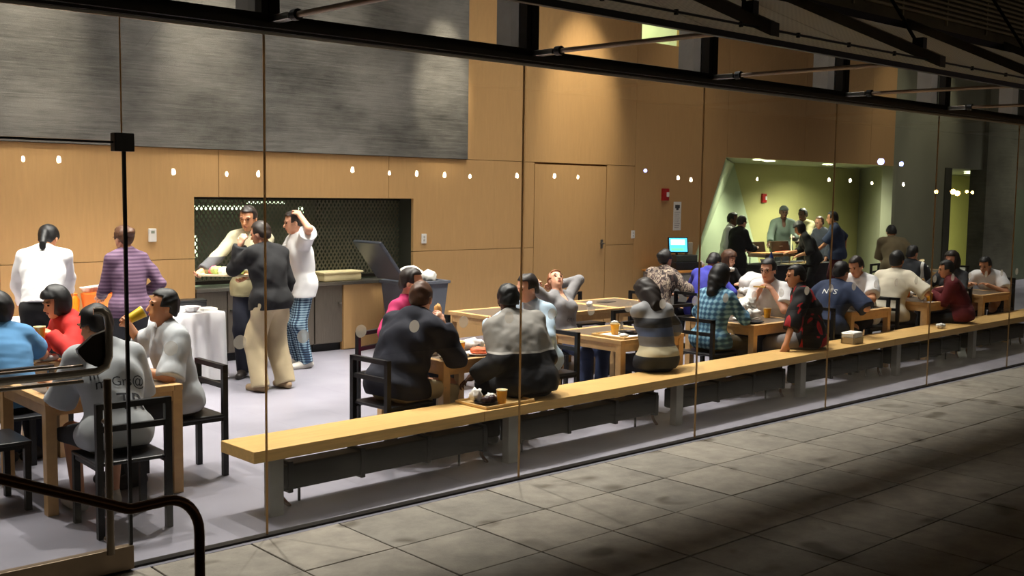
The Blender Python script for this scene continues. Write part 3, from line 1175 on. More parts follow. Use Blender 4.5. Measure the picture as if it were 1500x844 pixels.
MB().poly([(13.18 + GP, YB, 0), (14.33, YB, 0), (15.58, YB, 2.72), (13.18 + GP, YB, 2.72)], (0, 1, 0), .05).obj('wood_panel', MATS_WOODWALL, wb)
# dark backing visible only in the joints
for (a, b, z0, z1) in ((-2.8, 5.55, 0, 6.6), (5.55, 8.78, 2.0, 6.6), (8.78, 13.2, 0, 6.6), (13.2, 14.3, 0, 2.7), (14.3, 21.4, 5.75, 6.6), (14.3, 21.4, 2.8, 4.45)):
    MB().box((a, YB + .06, z0), (b, YB + .1, z1)).obj('backing_board', mat('backing', S(168, 126, 78), .8), wb)

# flush door in the veneer
d1 = empty('door_1', (0, 0, 0), kind='structure')
MB().box((10.965, YB + .002, .01), (12.505, YB + .045, 2.475)).obj('door_leaf', MATS_WOODWALL, d1)
h_ = MB().box((12.40, YB - .012, 1.19), (12.45, YB + .004, 1.33), .005).obj('lock_plate', CHROME, d1)
MB().tube([(12.425, YB - .01, 1.27), (12.425, YB - .055, 1.27), (12.33, YB - .06, 1.27)], .011, 8).obj('lever', CHROME, d1, True)

# lit upper opening
up = empty('window_upper', (0, 0, 0), kind='structure')
GREENWALL = mat('green_white_paint', S(204, 216, 160), .8, var=.03)
MB().box((12.2, 14.2, 4.4), (16.6, 14.3, 6.5)).obj('room_wall', GREENWALL, up)
MB().box((14.2, YB + .05, 4.5), (14.26, 14.2, 5.7)).obj('jamb', WHITE, up)
MB().box((12.2, YB + .05, 4.4), (16.6, 14.2, 4.5)).obj('sill', GREENWALL, up)
area((13.7, 13.0, 6.2), 1.2, 60, (.9, 1, .62))

# concrete wall to the right of the recess, doorway, board-marked column
wr = empty('wall_back_right', (0, 0, 0), kind='structure')
GREYW = mat('grey_plaster', S(136, 138, 116), .8, var=.06, scale=1.5, world=True)
MB().box((21.4, YB, 0), (23.7, YB + .25, 6.6)).obj('wall_section', GREYW, wr)
MB().box((23.7, YB, 2.74), (25.6, YB + .25, 6.6)).obj('wall_section', GREYW, wr)
MB().box((23.7, YB - .03, 0), (24.0, YB + .3, 2.74)).obj('door_jamb', mat('dark_jamb', S(62, 64, 50), .7), wr)
MB().box((25.6, YB - .1, 0), (27.3, YB + .3, 6.6)).obj('column_face', MATS_CONC2, wr)
MB().box((27.3, YB + .05, 0), (36, YB + .25, 2.3)).obj('glazed_partition', mat('green_grey_partition', S(92, 102, 80), .5, var=.2, scale=.8, world=True), wr)
MB().box((27.3, YB + .05, 2.3), (36, YB + .25, 6.6)).obj('wall_section', MATS_CONC2, wr)
for xx in (28.6, 29.9, 31.4):
    MB().box((xx, YB, 0), (xx + .12, YB + .05, 2.3)).obj('partition_post', mat('partition_post', S(60, 66, 52), .6), wr)

# serving recess: splayed sides, olive back, low ceiling with downlights
ws = empty('wall_recess', (0, 0, 0), kind='structure')
PALEG = mat('pale_green_paint', S(176, 190, 158), .8, var=.04, world=True, scale=1.2)
OLIVE = mat('olive_paint', S(182, 178, 118), .8, var=.05, world=True, scale=1.2)
MB().poly([(14.33, YB + .05, 0), (15.58, YB + .05, 2.72), (19.0, 14.0, 2.72), (20.3, 14.0, 0)]).obj('splayed_side', PALEG, ws)
MB().box((18.6, 14.0, 0), (24.6, 14.15, 2.75)).obj('back', OLIVE, ws)
MB().poly([(21.4, YB, 0), (24.1, 14.0, 0), (24.1, 14.0, 2.75), (21.4, YB, 2.75)], (.6, -.4, 0), .1).obj('splayed_side', GREYW, ws)
struct('ceiling_recess', MB().box((14.0, YB + .06, 2.74), (24.8, 14.2, 2.82)), mat('recess_ceiling', S(150, 154, 120), .9))
# room through the doorway
wy = empty('wall_far_room', (0, 0, 0), kind='structure')
MB().box((24.5, 15.2, 0), (36, 15.35, 2.75)).obj('back', mat('yellow_green_paint', S(196, 192, 104), .8, var=.03), wy)
struct('ceiling_far_room', MB().box((24.4, YB + .3, 2.74), (36, 15.3, 2.82)), mat('recess_ceiling', S(150, 154, 120), .9))


def downlight(x, y, z, label, power):
    o = empty('recessed_downlight', (x, y, z), 0, label, 'downlight')
    MB().lathe([(.13, 0), (.15, -.012), (.11, -.014), (.11, 0), (.13, 0)], 20).obj('trim_ring', WHITE, o, True)
    MB().lathe([(0, -.004), (.112, -.004)], 20).obj('lens', mat_emit('downlight_lens', (.95, 1, .78, 1), 22), o)
    l = bpy.data.lights.new('downlight', 'SPOT')
    l.energy = power
    l.spot_size = 2.5
    l.spot_blend = .7
    l.color = GREENISH
    l.shadow_soft_size = .1
    lo = bpy.data.objects.new('downlight_lamp', l)
    lo.location = (0, 0, -.03)
    link(lo, o)


downlight(17.2, 12.1, 2.735, 'left of the two close round downlights in the serving recess ceiling', 110)
downlight(17.9, 12.35, 2.735, 'second round downlight in the serving recess ceiling, just right of the first', 130)
downlight(20.3, 12.55, 2.735, 'round downlight alone at the right end of the serving recess ceiling', 330)
downlight(26.9, 12.6, 2.735, 'round downlight just inside the far doorway, the nearer one', 90)
downlight(28.6, 13.4, 2.735, 'round downlight deeper inside the far doorway room', 190)

# ------------------------------------------------------------------ glass front
JOINTS = [-.92, 1.10, 3.12, 5.14, 7.15, 9.16, 11.18, 13.19, 15.2, 17.2, 19.2]
SILICONE = bpy.data.materials.new('joint_silicone')
SILICONE.use_nodes = True
_nt = SILICONE.node_tree
_t = N(_nt, 'ShaderNodeBsdfTranslucent')
_n = N(_nt, 'ShaderNodeTexNoise', i_Scale=30.0)
_c = ramp(_nt, _n.outputs[0], [(.3, S(186, 160, 122)), (.7, S(214, 188, 148))])
_nt.links.new(_c, _t.inputs[0])
_nt.nodes['Principled BSDF'].inputs['Base Color'].default_value = S(120, 104, 80)
_mx = N(_nt, 'ShaderNodeMixShader')
_mx.inputs[0].default_value = .75
_nt.links.new(_nt.nodes['Principled BSDF'].outputs[0], _mx.inputs[1])
_nt.links.new(_t.outputs[0], _mx.inputs[2])
_nt.links.new(_mx.outputs[0], [n for n in _nt.nodes if n.type == 'OUTPUT_MATERIAL'][0].inputs[0])
DOTM = bpy.data.materials.new('frosted_sticker')
DOTM.use_nodes = True
_nt = DOTM.node_tree
_nt.nodes.clear()
_n = N(_nt, 'ShaderNodeTexNoise', i_Scale=60.0)
_c = ramp(_nt, _n.outputs[0], [(.3, S(166, 160, 148)), (.7, S(184, 178, 166))])
_t = N(_nt, 'ShaderNodeBsdfTranslucent')
_nt.links.new(_c, _t.inputs[0])
_tr = N(_nt, 'ShaderNodeBsdfTransparent')
_mx = N(_nt, 'ShaderNodeMixShader')
_mx.inputs[0].default_value = .55
_nt.links.new(_tr.outputs[0], _mx.inputs[1])
_nt.links.new(_t.outputs[0], _mx.inputs[2])
_o = N(_nt, 'ShaderNodeOutputMaterial')
_nt.links.new(_mx.outputs[0], _o.inputs[0])
dk = 0
for i in range(len(JOINTS) - 1):
    a, b = JOINTS[i], JOINTS[i + 1]
    wn = empty('window_%d' % (i + 1), (a, YG, 0), kind='structure')
    if i == 1:
        MB().box((2.29 - a, -.006, .0), (b - a - .006, .006, 2.94)).obj('glass_pane', GLASS, wn)
        MB().box((.006, -.006, 2.29), (2.283 - a, .006, 2.94)).obj('glass_pane', GLASS, wn)
        MB().box((2.2845 - a, -.006, 2.29), (2.2885 - a, .006, 2.94)).obj('glass_joint', SILICONE, wn)
    else:
        MB().box((.006, -.006, .0), (b - a - .006, .006, 2.94)).obj('glass_pane', GLASS, wn)
    MB().box((b - a - .0045, -.0065, 0), (b - a + .0045, .0065, 2.94)).obj('glass_joint', SILICONE, wn)
    x = 2.95 + .4145 * math.ceil((a - 2.95) / .4145)
    while x < b - .03:
        if x > 2.4:
            m_ = MB().lathe([(0, 0), (.041, 0)], 24)
            bmesh.ops.rotate(m_.bm, verts=m_.bm.verts, matrix=Matrix.Rotation(math.pi / 2, 3, 'X'))
            m_.obj('frosted_dot', DOTM, wn, loc=(x - a, -.009, 1.175))
        x += .4145
    # clerestory pane
    MB().box((.05, -.006, 3.04), (b - a - .05, .006, 3.72)).obj('clerestory_pane', GLASS, wn)
struct('trim_sill', MB().box((-.92, YG - .03, -.02), (19.2, YG + .03, .012)), DARKSTEEL)
tr = MB()
tr.box((-.92, 5.50, 2.955), (19.2, 5.66, 3.035), .004)
tr.box((-.92, 5.53, 2.94), (19.2, 5.62, 2.958))
struct('trim_transom', tr, DARKSTEEL)
struct('trim_channel', MB().box((-.92, YG - .022, 2.925), (19.2, YG - .012, 2.942)), CHROME)
struct('trim_head', MB().box((-.92, 5.50, 3.70), (19.2, 5.66, 3.80)), DARKSTEEL)
for i, xj in enumerate(JOINTS):
    m_ = MB().box((xj - .06, 5.50, 3.03), (xj - .02, 5.575, 3.72)).box((xj - .01, 5.50, 3.03), (xj + .055, 5.60, 3.72))
    struct('trim_mullion', m_, DARKSTEEL)
    struct('trim_fin', MB().box((xj - .045, 5.60, 3.03), (xj - .015, 5.83, 3.78)), mat('fin_grey_paint', S(136, 134, 130), .6))
# upper facade: horizontal louvre rods in front of dark cladding
struct('wall_facade', MB().box((-.92, 5.5, 3.80), (19.2, 5.62, 6.7)), mat('facade_dark', S(110, 102, 84), .8, var=.2, world=True, scale=3))
lv = MB()
for k in range(56):
    z = 3.9 + k * .05
    lv.box((-.92, 5.455, z), (19.2, 5.48, z + .022))
for k in range(22):
    lv.box((-.92 + k * .92, 5.48, 3.85), (-.9 + k * .92, 5.5, 6.7))
lo_ = struct('louvre_screen', lv, mat('louvre_metal', S(176, 166, 138), .6))
lo_['kind'] = 'structure'

# glass entrance door
dr = empty('door_2', (1.16, YG - .045, 0), kind='structure')
MB().box((0, -.006, .13), (1.115, .006, 2.275)).obj('glass_leaf', GLASS, dr)
MB().box((0, -.025, .012), (1.125, .025, .14), .003).obj('bottom_rail', mat('bronze_rail', S(122, 104, 84), .4, .5), dr)
MB().box((0, -.009, 2.275), (1.115, .009, 2.287)).obj('top_edge', BLACKMETAL, dr)
MB().box((1.110, -.008, .14), (1.127, .008, 2.29)).obj('edge_seal', BLACKMETAL, dr)
MB().box((1.06, -.03, 2.235), (1.165, .03, 2.33), .004).obj('corner_patch', BLACKPLASTIC, dr)
pl = MB()
pl.tube([(.985, -.06, .13), (.985, -.06, 1.06)], .02, 12)
pl.tube([(.985, -.06, .83), (.985, 0, .83)], .014, 8)
pl.tube([(.985, -.06, .20), (.985, 0, .20)], .014, 8)
pl.obj('pull_bar', mat('satin_bronze', S(96, 84, 70), .35, .7), dr, True)
MB().tube([(-.0, -.07, 1.105), (.80, -.07, 1.105), (.93, -.07, 1.108), (.975, -.07, 1.13), (.992, -.07, 1.18), (.995, -.07, 1.34), (.985, -.07, 1.395), (.955, -.07, 1.42), (.92, -.06, 1.42)], .020, 12).obj('push_bar', mat('satin_steel', S(176, 168, 158), .25, .5), dr, True)
MB().box((.0, -.075, 1.055), (.86, -.045, 1.072), .004).box((.0, -.075, 1.138), (.86, -.05, 1.15), .003).obj('push_rail', mat('satin_steel', S(176, 168, 158), .25, .5), dr)
qd = [(.995, -.05, 1.315), (.92, -.05, 1.29), (.84, -.05, 1.225), (.845, -.05, 1.205), (.88, -.05, 1.16), (.93, -.05, 1.13), (.995, -.05, 1.115)]
MB().poly(qd, (0, 1, 0), .03).obj('latch_cover', mat('latch_black', S(40, 30, 24), .3), dr)

# ------------------------------------------------------------------ pavement outside
pv = struct('pavement', MB().box((-6, -9, -.3), (26, 5.52, -.06)), GROUT)
pmesh = []
for v in range(4):
    mb = MB().box((-.294, -.294, -.06), (.294, .294, 0), .004)
    rr_ = random.Random(v)
    for q in mb.bm.verts:
        q.co.z += (q.co.x * rr_.uniform(-.004, .004) + q.co.y * rr_.uniform(-.004, .004)) if q.co.z > -.02 else 0
    pmesh.append(mb.mesh('paver', PAVER))
for iy in range(9):
    for ix in range(-4, 29):
        o = bpy.data.objects.new('paver', pmesh[(ix * 7 + iy * 3) % 4])
        o.location = (2.98 + .6 * ix + .3, 5.525 - .594 * iy - .297, random.uniform(-.002, .001))
        link(o, pv)

# ------------------------------------------------------------------ sunshade over the clerestory, held by rods
cn = empty('sunshade', (0, 0, 0), 0, 'dark perforated metal sunshade sloping outwards above the glass front', 'sunshade')
MESHM = mat_perforated('perforated_metal', S(186, 182, 168), 34)
_nt = MESHM.node_tree
_b = _nt.nodes['Principled BSDF']
_t = N(_nt, 'ShaderNodeBsdfTranslucent')
_t.inputs[0].default_value = S(226, 224, 214)
_mx = N(_nt, 'ShaderNodeMixShader')
_mx.inputs[0].default_value = .62
_nt.links.new(_b.outputs[0], _mx.inputs[1])
_nt.links.new(_t.outputs[0], _mx.inputs[2])
_nt.links.new(_mx.outputs[0], [n for n in _nt.nodes if n.type == 'OUTPUT_MATERIAL'][0].inputs[0])
sl = .47


def shz(y):
    return 2.98 + sl * (y - 3.9)


for i in range(len(JOINTS) - 1):
    a, b = JOINTS[i] + .01, JOINTS[i + 1] - .01
    MB().poly([(a, 3.93, shz(3.93)), (b, 3.93, shz(3.93)), (b, 5.49, shz(5.49)), (a, 5.49, shz(5.49))], (0, sl, -1), .012).obj('perforated_panel', MESHM, cn)
MB().box((-.92, 3.88, 2.962), (19.2, 3.92, 3.0), .004).obj('edge_beam', BLACKMETAL, cn)
MB().tube([(-.92, 4.12, shz(4.12) + .03), (19.2, 4.12, shz(4.12) + .03)], .008, 6).obj('cable', BLACKMETAL, cn)
for k in range(32):
    MB().box((-.69 + k * .63, 4.11, shz(4.12) + .012), (-.672 + k * .63, 4.13, shz(4.12) + .044)).obj('cable_clip', BLACKMETAL, cn)
for i in range(10):
    xb = -.82 + i * 2.22
    m_ = MB()
    m_.poly([(xb - .045, 4.02, shz(4.02) + .015), (xb - .045, 5.5, shz(5.5) + .015), (xb - .045, 5.5, shz(5.5) + .10), (xb - .045, 4.02, shz(4.02) + .10)], (1, 0, 0), .09)
    m_.obj('rafter', mat('rafter_steel', S(74, 70, 62), .6), cn)
    MB().tube([(xb, 4.22, shz(4.22) + .1), (xb, 5.48, 5.2)], .014, 8).obj('tie_rod', BLACKMETAL, cn)
    MB().box((xb - .03, 4.17, shz(4.2) + .09), (xb + .03, 4.26, shz(4.2) + .17)).obj('tie_bracket', BLACKMETAL, cn)
RODM = mat('rod_metal', S(140, 122, 104), .4, .6)
for xj in JOINTS:
    MB().tube([(xj + .02, 5.28, 3.005), (xj + .02, 3.92, 2.99)], .017, 10).obj('strut_rod', RODM, cn, True)
    e_ = MB().box((xj - .012, 5.30, 2.985), (xj + .052, 5.5, 3.022), .003).obj('strut_clevis', CHROME, cn)
    MB().tube([(xj + .02, 5.29, 3.005), (xj + .02, 5.24, 3.005)], .032, 12).obj('strut_collar', BLACKMETAL, cn)

# ------------------------------------------------------------------ stair handrail outside
hr_ = empty('handrail', (1.735, 3.6, 0), 0, 'brown metal stair handrail with a bent end outside the glass', 'handrail')
pts = [(0, 0, 0), (0, 0, .80)] + [(-.12 + .12 * math.cos(t), 0, .80 + .14 * math.sin(t)) for t in [k * math.pi / 2 / 8 for k in range(1, 9)]]
pts += [(-.26, 0, .935)]
BRONZE = mat('bronze_tube', S(98, 66, 44), .32, .7)
MB().tube(pts, .019, 14).obj('post', BRONZE, hr_, True)
MB().tube([(-.25, 0, .935), (-.27, 0, .94), (-.70, 0, 1.125), (-2.0, 0, 1.70)], .019, 14).obj('sloping_rail', BRONZE, hr_, True)
MB().lathe([(0, 0), (.05, 0), (.05, .01), (.02, .014)], 16).obj('foot_flange', BRONZE, hr_)

# ------------------------------------------------------------------ lamps across the courtyard (seen as reflections in the glass)
gl = empty('festoon_lights', (0, -15, 0), 0, 'string of small bulbs across the dark courtyard facing the glass front', 'string lights')
FEST = [(32, 232), (84, 233), (44, 211), (254, 251), (332, 254), (378, 254), (516, 248), (570, 253), (610, 254), (651, 256), (688, 258), (757, 257), (812, 257), (846, 259), (945, 250), (993, 260), (1012, 263), (1109, 262), (1277, 268), (1214, 263), (1323, 270), (1245, 264)]
FEST = [(8.36, 2.68), (9.16, 2.69), (12.03, 2.47), (13.5, 2.45), (14.42, 2.47), (17.43, 2.65), (18.72, 2.58), (19.73, 2.59), (20.8, 2.57), (21.82, 2.55), (23.82, 2.61), (25.53, 2.64), (26.65, 2.62), (32.05, 2.7), (32.82, 2.64), (37.11, 2.74), (42.48, 2.81), (44.24, 2.81), (46.15, 2.72), (49.08, 2.7)]
BULB = mat_emit('warm_bulb', (1, .82, .55, 1), 90)
BLUEB = mat_emit('blue_bulb', (.22, .28, 1, 1), 50)
AMBB = mat_emit('amber_bulb', (1, .5, .12, 1), 60)
bm_w = MB()
bm_w.lathe([(0, -.10), (.03, -.085), (.05, -.05), (.05, .0), (.03, .05), (.018, .07), (0, .07)], 10)
me_w = bm_w.mesh('bulb', BULB, True)
MB().tube([(5, 0, 2.95)] + [(bx, 0, bz + .08) for bx, bz in FEST] + [(58, 0, 2.9)], .008, 5).obj('cable', BLACKMETAL, gl)
for xp in (5, 22.8, 40, 58):
    MB().tube([(xp, .05, 0), (xp, .05, 3.1)], .045, 10).obj('post', BLACKMETAL, gl)
for i, (bx, bz) in enumerate(FEST):
    o = bpy.data.objects.new('bulb', me_w)
    o.location = (bx, 0, bz)
    o.scale = (1, 1, 1) if i % 3 else (.8, .8, .8)
    link(o, gl)
for bx, bz, m_, r in ((30.16, 2.91, BLUEB, .07), (46.87, 3.72, BLUEB, .16), (48.79, 3.67, BLUEB, .11), (52.41, 2.37, AMBB, .1), (54.25, 2.39, AMBB, .14), (54.71, 2.32, AMBB, .14), (55.77, 2.41, AMBB, .09), (56.41, 2.38, AMBB, .08)):
    b_ = MB().lathe([(0, -r), (r * .7, -r * .7), (r, 0), (r * .7, r * .7), (0, r)], 12)
    b_.obj('bulb', m_, gl, True, loc=(bx, 0, bz))

# ------------------------------------------------------------------ pantry niche with roll-down grille
pn = empty('wall_niche', (0, 0, 0), kind='structure')
NICHE = mat('niche_dark', S(48, 46, 38), .7, var=.2)
MB().box((5.56, YB + .62, .0), (8.78, YB + .66, 2.0)).obj('shelf_back', NICHE, pn) if False else None
MB().box((5.55, YB + .05, 1.95), (8.78, 14.1, 2.0)).obj('niche_top', NICHE, pn)
MB().box((5.55, YB + .05, 0), (5.60, 14.1, 2.0)).obj('niche_side', NICHE, pn)
MB().box((8.735, YB + .05, 0), (8.785, 14.1, 2.0)).obj('niche_side', NICHE, pn)
MB().box((5.55, 14.1, 0), (8.785, 14.2, 2.0)).obj('niche_back', mat('pantry_back', S(70, 72, 58), .8, var=.5, scale=2), pn)
for (x0, z0, w_, h_) in ((5.9, 1.62, .55, .10), (6.7, 1.75, .9, .06), (6.5, 1.1, .22, .3), (7.6, 1.15, .12, .25), (8.35, 1.2, .05, .6), (7.5, 1.84, .6, .03)):
    MB().box((x0, 13.9, z0), (x0 + w_, 13.96, z0 + h_)).obj('pantry_lamp', mat_emit('pantry_glow', (.8, 1, .62, 1), 2.2), pn)
gr = empty('roll_down_grille', (5.6, YB + .33, .9), 0, 'dark roll-down metal mesh grille closing the pantry niche above the counter', 'grille')
gm_ = MB()
nn = 74
wN, hN = 3.13, 1.06
for k in range(-26, nn):
    for sgn in (1, -1):
        x0 = k * wN / nn * 1.35
        p0, p1 = [x0, 0], [x0 + hN * .62, hN]
        if p1[0] < 0 or p0[0] > wN:
            continue
        if p0[0] < 0:
            f = -p0[0] / (p1[0] - p0[0])
            p0 = [0, hN * f]
        if p1[0] > wN:
            f = (wN - p0[0]) / (p1[0] - p0[0])
            p1 = [wN, p0[1] + (p1[1] - p0[1]) * f]
        xs = (p0[0], p1[0]) if sgn > 0 else (wN - p0[0], wN - p1[0])
        dx = .012
        yy = .0 if sgn > 0 else .008
        gm_.poly([(xs[0] - dx, yy, p0[1]), (xs[0] + dx, yy, p0[1]), (xs[1] + dx, yy, p1[1]), (xs[1] - dx, yy, p1[1])])
go = gm_.obj('mesh_curtain', mat('grille_metal', S(104, 100, 84), .45, .15), gr)
go['kind'] = 'stuff'
MB().box((0, -.02, 0), (3.13, .03, .045)).obj('bottom_bar', DARKSTEEL, gr)
MB().box((0, -.03, 1.02), (3.13, .05, 1.06)).obj('head_guide', DARKSTEEL, gr)

# base cabinets and worktop
thing('worktop', MB().box((5.605, YB - .03, .845), (8.73, YB + .62, .885), .004), mat('steel_worktop', S(150, 146, 136), .3, .85, var=.08),
      'long steel worktop under the pantry grille', 'worktop')
for i, (a, b) in enumerate(((5.61, 6.40), (6.41, 7.19), (7.20, 7.61))):
    cb = empty('base_cabinet', (a, YB + .0, 0), 0, ['stainless base cabinet behind the man holding the tray', 'stainless base cabinet behind the man in plaid trousers', 'narrow stainless base cabinet with a small knob beside the wood panel'][i], 'cabinet', 'stainless base cabinets')
    w_ = b - a
    MB().box((0, .03, .1), (w_, .6, .845)).obj('body', STEELDOOR, cb)
    MB().box((0, .06, .0), (w_, .6, .1)).obj('kick_plate', BLACKMETAL, cb)
    n_ = 2 if w_ > .5 else 1
    for j in range(n_):
        dd = MB().box((j * w_ / n_ + .006, 0, .112), ((j + 1) * w_ / n_ - .006, .03, .84), .003).obj('door', STEELDOOR, cb)
        kx = (j + .88) * w_ / n_ if j == 0 else (j + .12) * w_ / n_
        MB().box((kx - .02, -.03, .60), (kx + .02, 0, .625), .004).obj('pull', CHROME, dd)
cb = empty('base_cabinet', (7.62, YB, 0), 0, 'maple fronted base cabinet between the steel cabinets and the grey bin', 'cabinet')
MB().box((0, .03, 0), (1.11, .6, .845)).obj('body', MATS_WOODWALL, cb)
MB().box((.006, 0, .012), (.62, .03, .84), .003).obj('door', MATS_WOODWALL, cb)
MB().box((.628, 0, .012), (1.105, .03, .84), .003).obj('door', MATS_WOODWALL, cb)

# yellow storage tote on the worktop
TOTE = mat('cream_plastic', S(236, 220, 170), .5, var=.05)
tt = empty('storage_tote', (7.63, YB + .15, .886), .05, 'cream yellow plastic tote lying on the worktop beside the bin lid', 'tote')
MB().box((-.30, -.13, 0), (.30, .13, .105), .03).obj('tub', TOTE, tt, True)
MB().box((-.315, -.145, .10), (.315, .145, .128), .012).obj('lid', TOTE, tt, True)

# slim grey rubbish bin with its lid thrown back
GREYBIN = mat('grey_bin_plastic', S(92, 96, 106), .45, var=.07)
bn = empty('rubbish_bin', (8.44, 11.22, 0), 0, 'grey plastic rubbish bin with the lid thrown open against the grille', 'bin')


def taper_box(mb, z0, z1, w0, d0, w1, d1, bottom=True):
    lo_ = [mb.bm.verts.new((sx * w0, sy * d0, z0)) for sx, sy in ((-1, -1), (1, -1), (1, 1), (-1, 1))]
    hi_ = [mb.bm.verts.new((sx * w1, sy * d1, z1)) for sx, sy in ((-1, -1), (1, -1), (1, 1), (-1, 1))]
    for k in range(4):
        mb.bm.faces.new((lo_[k], lo_[(k + 1) % 4], hi_[(k + 1) % 4], hi_[k]))
    if bottom:
        mb.bm.faces.new(lo_[::-1])
    return mb


b_ = MB()
taper_box(b_, .06, .88, .26, .22, .335, .28)
taper_box(b_, .30, .88, .20, .16, .31, .255)
b_.obj('tub', GREYBIN, bn)
rm = MB()
for sx, sy, ww, hh in ((-1, 0, .02, .30), (1, 0, .02, .30), (0, -1, .355, .02), (0, 1, .355, .02)):
    rm.box((sx * .34 - ww, sy * .285 - hh, .86), (sx * .34 + ww, sy * .285 + hh, .90), .006)
rm.obj('rim', GREYBIN, bn)
for sy in (-1, 1):
    w_ = MB().tube([(-.2, sy * .2 - .02, .06), (-.2, sy * .2 + .02, .06)], .06, 14).obj('wheel', BLACKPLASTIC, bn)
ld = MB()
ld.box((-.31, -.30, -.02), (.31, .30, .025), .015)
for k in (-.1, .1):
    ld.box((-.28, k * 1.6 - .01, .02), (.28, k * 1.6 + .01, .035))
ldo = ld.obj('lid', mat('dark_grey_lid', S(66, 69, 78), .3, var=.08), bn)
ldo.location = (-.55, .02, 1.17)
ldo.rotation_euler = (0, math.radians(52), 0)
thing('rubbish_bag', MB().blob((0, 0, .10), (.17, .17, .13), .10, 3, 6, 3), PAPER, 'bulging white plastic rubbish bag rising from the bin', 'bag', (8.36, 11.2, .86), smooth='all')
thing('paper_wad', MB().blob((0, 0, .06), (.11, .09, .09), .2, 3, 6, 9), PAPER, 'crumpled white paper lying on the right rim of the bin', 'paper', (8.65, 11.2, .87), smooth='all')

# wall fittings
th = empty('thermostat', (5.09, YB, 1.52), 0, 'white thermostat box on the wood wall left of the pantry grille', 'thermostat')
MB().box((-.045, -.035, -.075), (.045, 0, .075), .008).obj('cover', WHITE, th)
MB().box((-.02, -.038, .02), (.02, -.034, .05)).obj('window', mat('lcd', S(150, 160, 140), .2), th)
for xx, zz, lb in ((8.91, 1.41, 'white switch plate just right of the pantry grille'), (13.16, 1.40, 'white switch plate between the flush door and the till')):
    sw = empty('light_switch', (xx, YB, zz), 0, lb, 'switch')
    MB().box((-.042, -.012, -.065), (.042, 0, .065), .004).obj('plate', WHITE, sw)
    for q in (-.022, .022):
        MB().box((-.012, -.018, q - .014), (.012, -.011, q + .014), .002).obj('rocker', mat('grey_rocker', S(190, 186, 178), .4), sw)
for xx, yy, zz, lb in ((13.92, YB, 2.05, 'red fire alarm strobe high on the wood wall above the till'), (20.1, 14.0, 2.0, 'red fire alarm strobe on the olive wall of the serving recess')):
    fa = empty('fire_alarm', (xx, yy, zz), 0, lb, 'alarm')
    MB().box((-.075, -.05, -.10), (.075, 0, .10), .008).obj('case', REDPLASTIC, fa)
    MB().box((-.0, -.07, -.04), (.055, -.048, .04), .008).obj('strobe_lens', WHITE, fa)
ns = empty('notice', (14.27, YB, 1.69), 0, 'white paper notice with a dark heading on the wood wall', 'notice')
MB().box((-.10, -.004, -.24), (.10, 0, .24)).obj('sheet', PAPER, ns)
INK = mat('grey_ink', S(70, 70, 74), .8)
for (a, b, c, d) in ((-.06, .13, .06, .19), (-.03, .10, .03, .13)):
    MB().box((a, -.006, b), (c, -.004, d)).obj('heading', INK, ns)
for k in range(9):
    MB().box((-.07, -.006, .06 - k * .032), (.07 - (k % 3) * .015, -.004, .067 - k * .032)).obj('printed_line', mat('pale_ink', S(150, 150, 152), .8), ns)

# ------------------------------------------------------------------ bench, radiators
be = empty('bench', (3.17, 5.83, 0), math.radians(1.7), 'very long pale maple bench running along the inside of the glass', 'bench')
L = 14.5
for i in range(3):
    a, b = (0, 1.9, 8.2, L)[i], (0, 1.9, 8.2, L)[i + 1]
    MB().box((a + .002, 0, .375), (b - .002, .41, .45), .004).obj('bench_board', BENCHWOOD, be)
for k in range(7):
    xx = .14 + 2.055 * k
    MB().box((xx, .05, 0), (xx + .10, .12, .375), .003).obj('support', mat('support_grey_paint', S(150, 148, 142), .6), be)
RADL = 'dark convector radiator under the bench in the %s bay from the left'
for k, nm in enumerate(('first', 'second', 'third', 'fourth', 'fifth', 'sixth')):
    x0 = 3.45 + 2.055 * k
    rd = empty('radiator', (x0, 6.07 + .030 * 2.05 * k, 0), math.radians(1.7), RADL % nm, 'radiator', 'radiators under the bench')
    MB().box((0, -.075, .115), (1.80, .075, .285), .012).obj('casing', DARKRAD, rd)
    for q in range(12):
        pass
    for q in (.05, .62, 1.2, 1.74):
        MB().box((q, -.085, .10), (q + .035, .085, .305), .004).obj('bracket', BLACKMETAL, rd)
    for q in (.03, 1.77):
        MB().tube([(q, -.03, .14), (q, -.03, .07), (q + .03, -.03, .03), (q + .06, -.03, .0)], .014, 8).obj('pipe', mat('copper_pipe', S(120, 72, 48), .35, .8), rd, True)
    for q in (.2, 1.6):
        MB().tube([(q, .03, 0), (q, .03, .12)], .010, 6).obj('stand', BLACKMETAL, rd)


# ------------------------------------------------------------------ tables and chairs
def make_table(label, loc, w=.9, d=.9, hgt=.74, group='square maple dining tables'):
    t = empty('dining_table', loc, 0, label, 'table', group)
    bw_ = .062
    MB().box((0, 0, hgt - .04), (bw_, d, hgt), .004).box((w - bw_, 0, hgt - .04), (w, d, hgt), .004).box((bw_, 0, hgt - .04), (w - bw_, bw_, hgt), .004).box((bw_, d - bw_, hgt - .04), (w - bw_, d, hgt), .004).obj('wood_border', TABLEWOOD, t)
    MB().box((bw_ - .003, bw_ - .003, hgt - .038), (w - bw_ + .003, d - bw_ + .003, hgt - .004)).obj('tabletop', INSET, t)
    a = .012
    MB().box((a, a, hgt - .11), (w - a, a + .025, hgt - .035)).box((a, d - a - .025, hgt - .11), (w - a, d - a, hgt - .035)).box((a, a, hgt - .11), (a + .025, d - a, hgt - .035)).box((w - a - .025, a, hgt - .11), (w - a, d - a, hgt - .035)).obj('apron', TABLEWOOD, t)
    for sx in (0, 1):
        for sy in (0, 1):
            lx, ly = (.003 if sx == 0 else w - .071), (.003 if sy == 0 else d - .071)
            MB().box((lx, ly, 0), (lx + .068, ly + .068, hgt - .035), .004).obj('leg', TABLEWOOD, t)
    return t


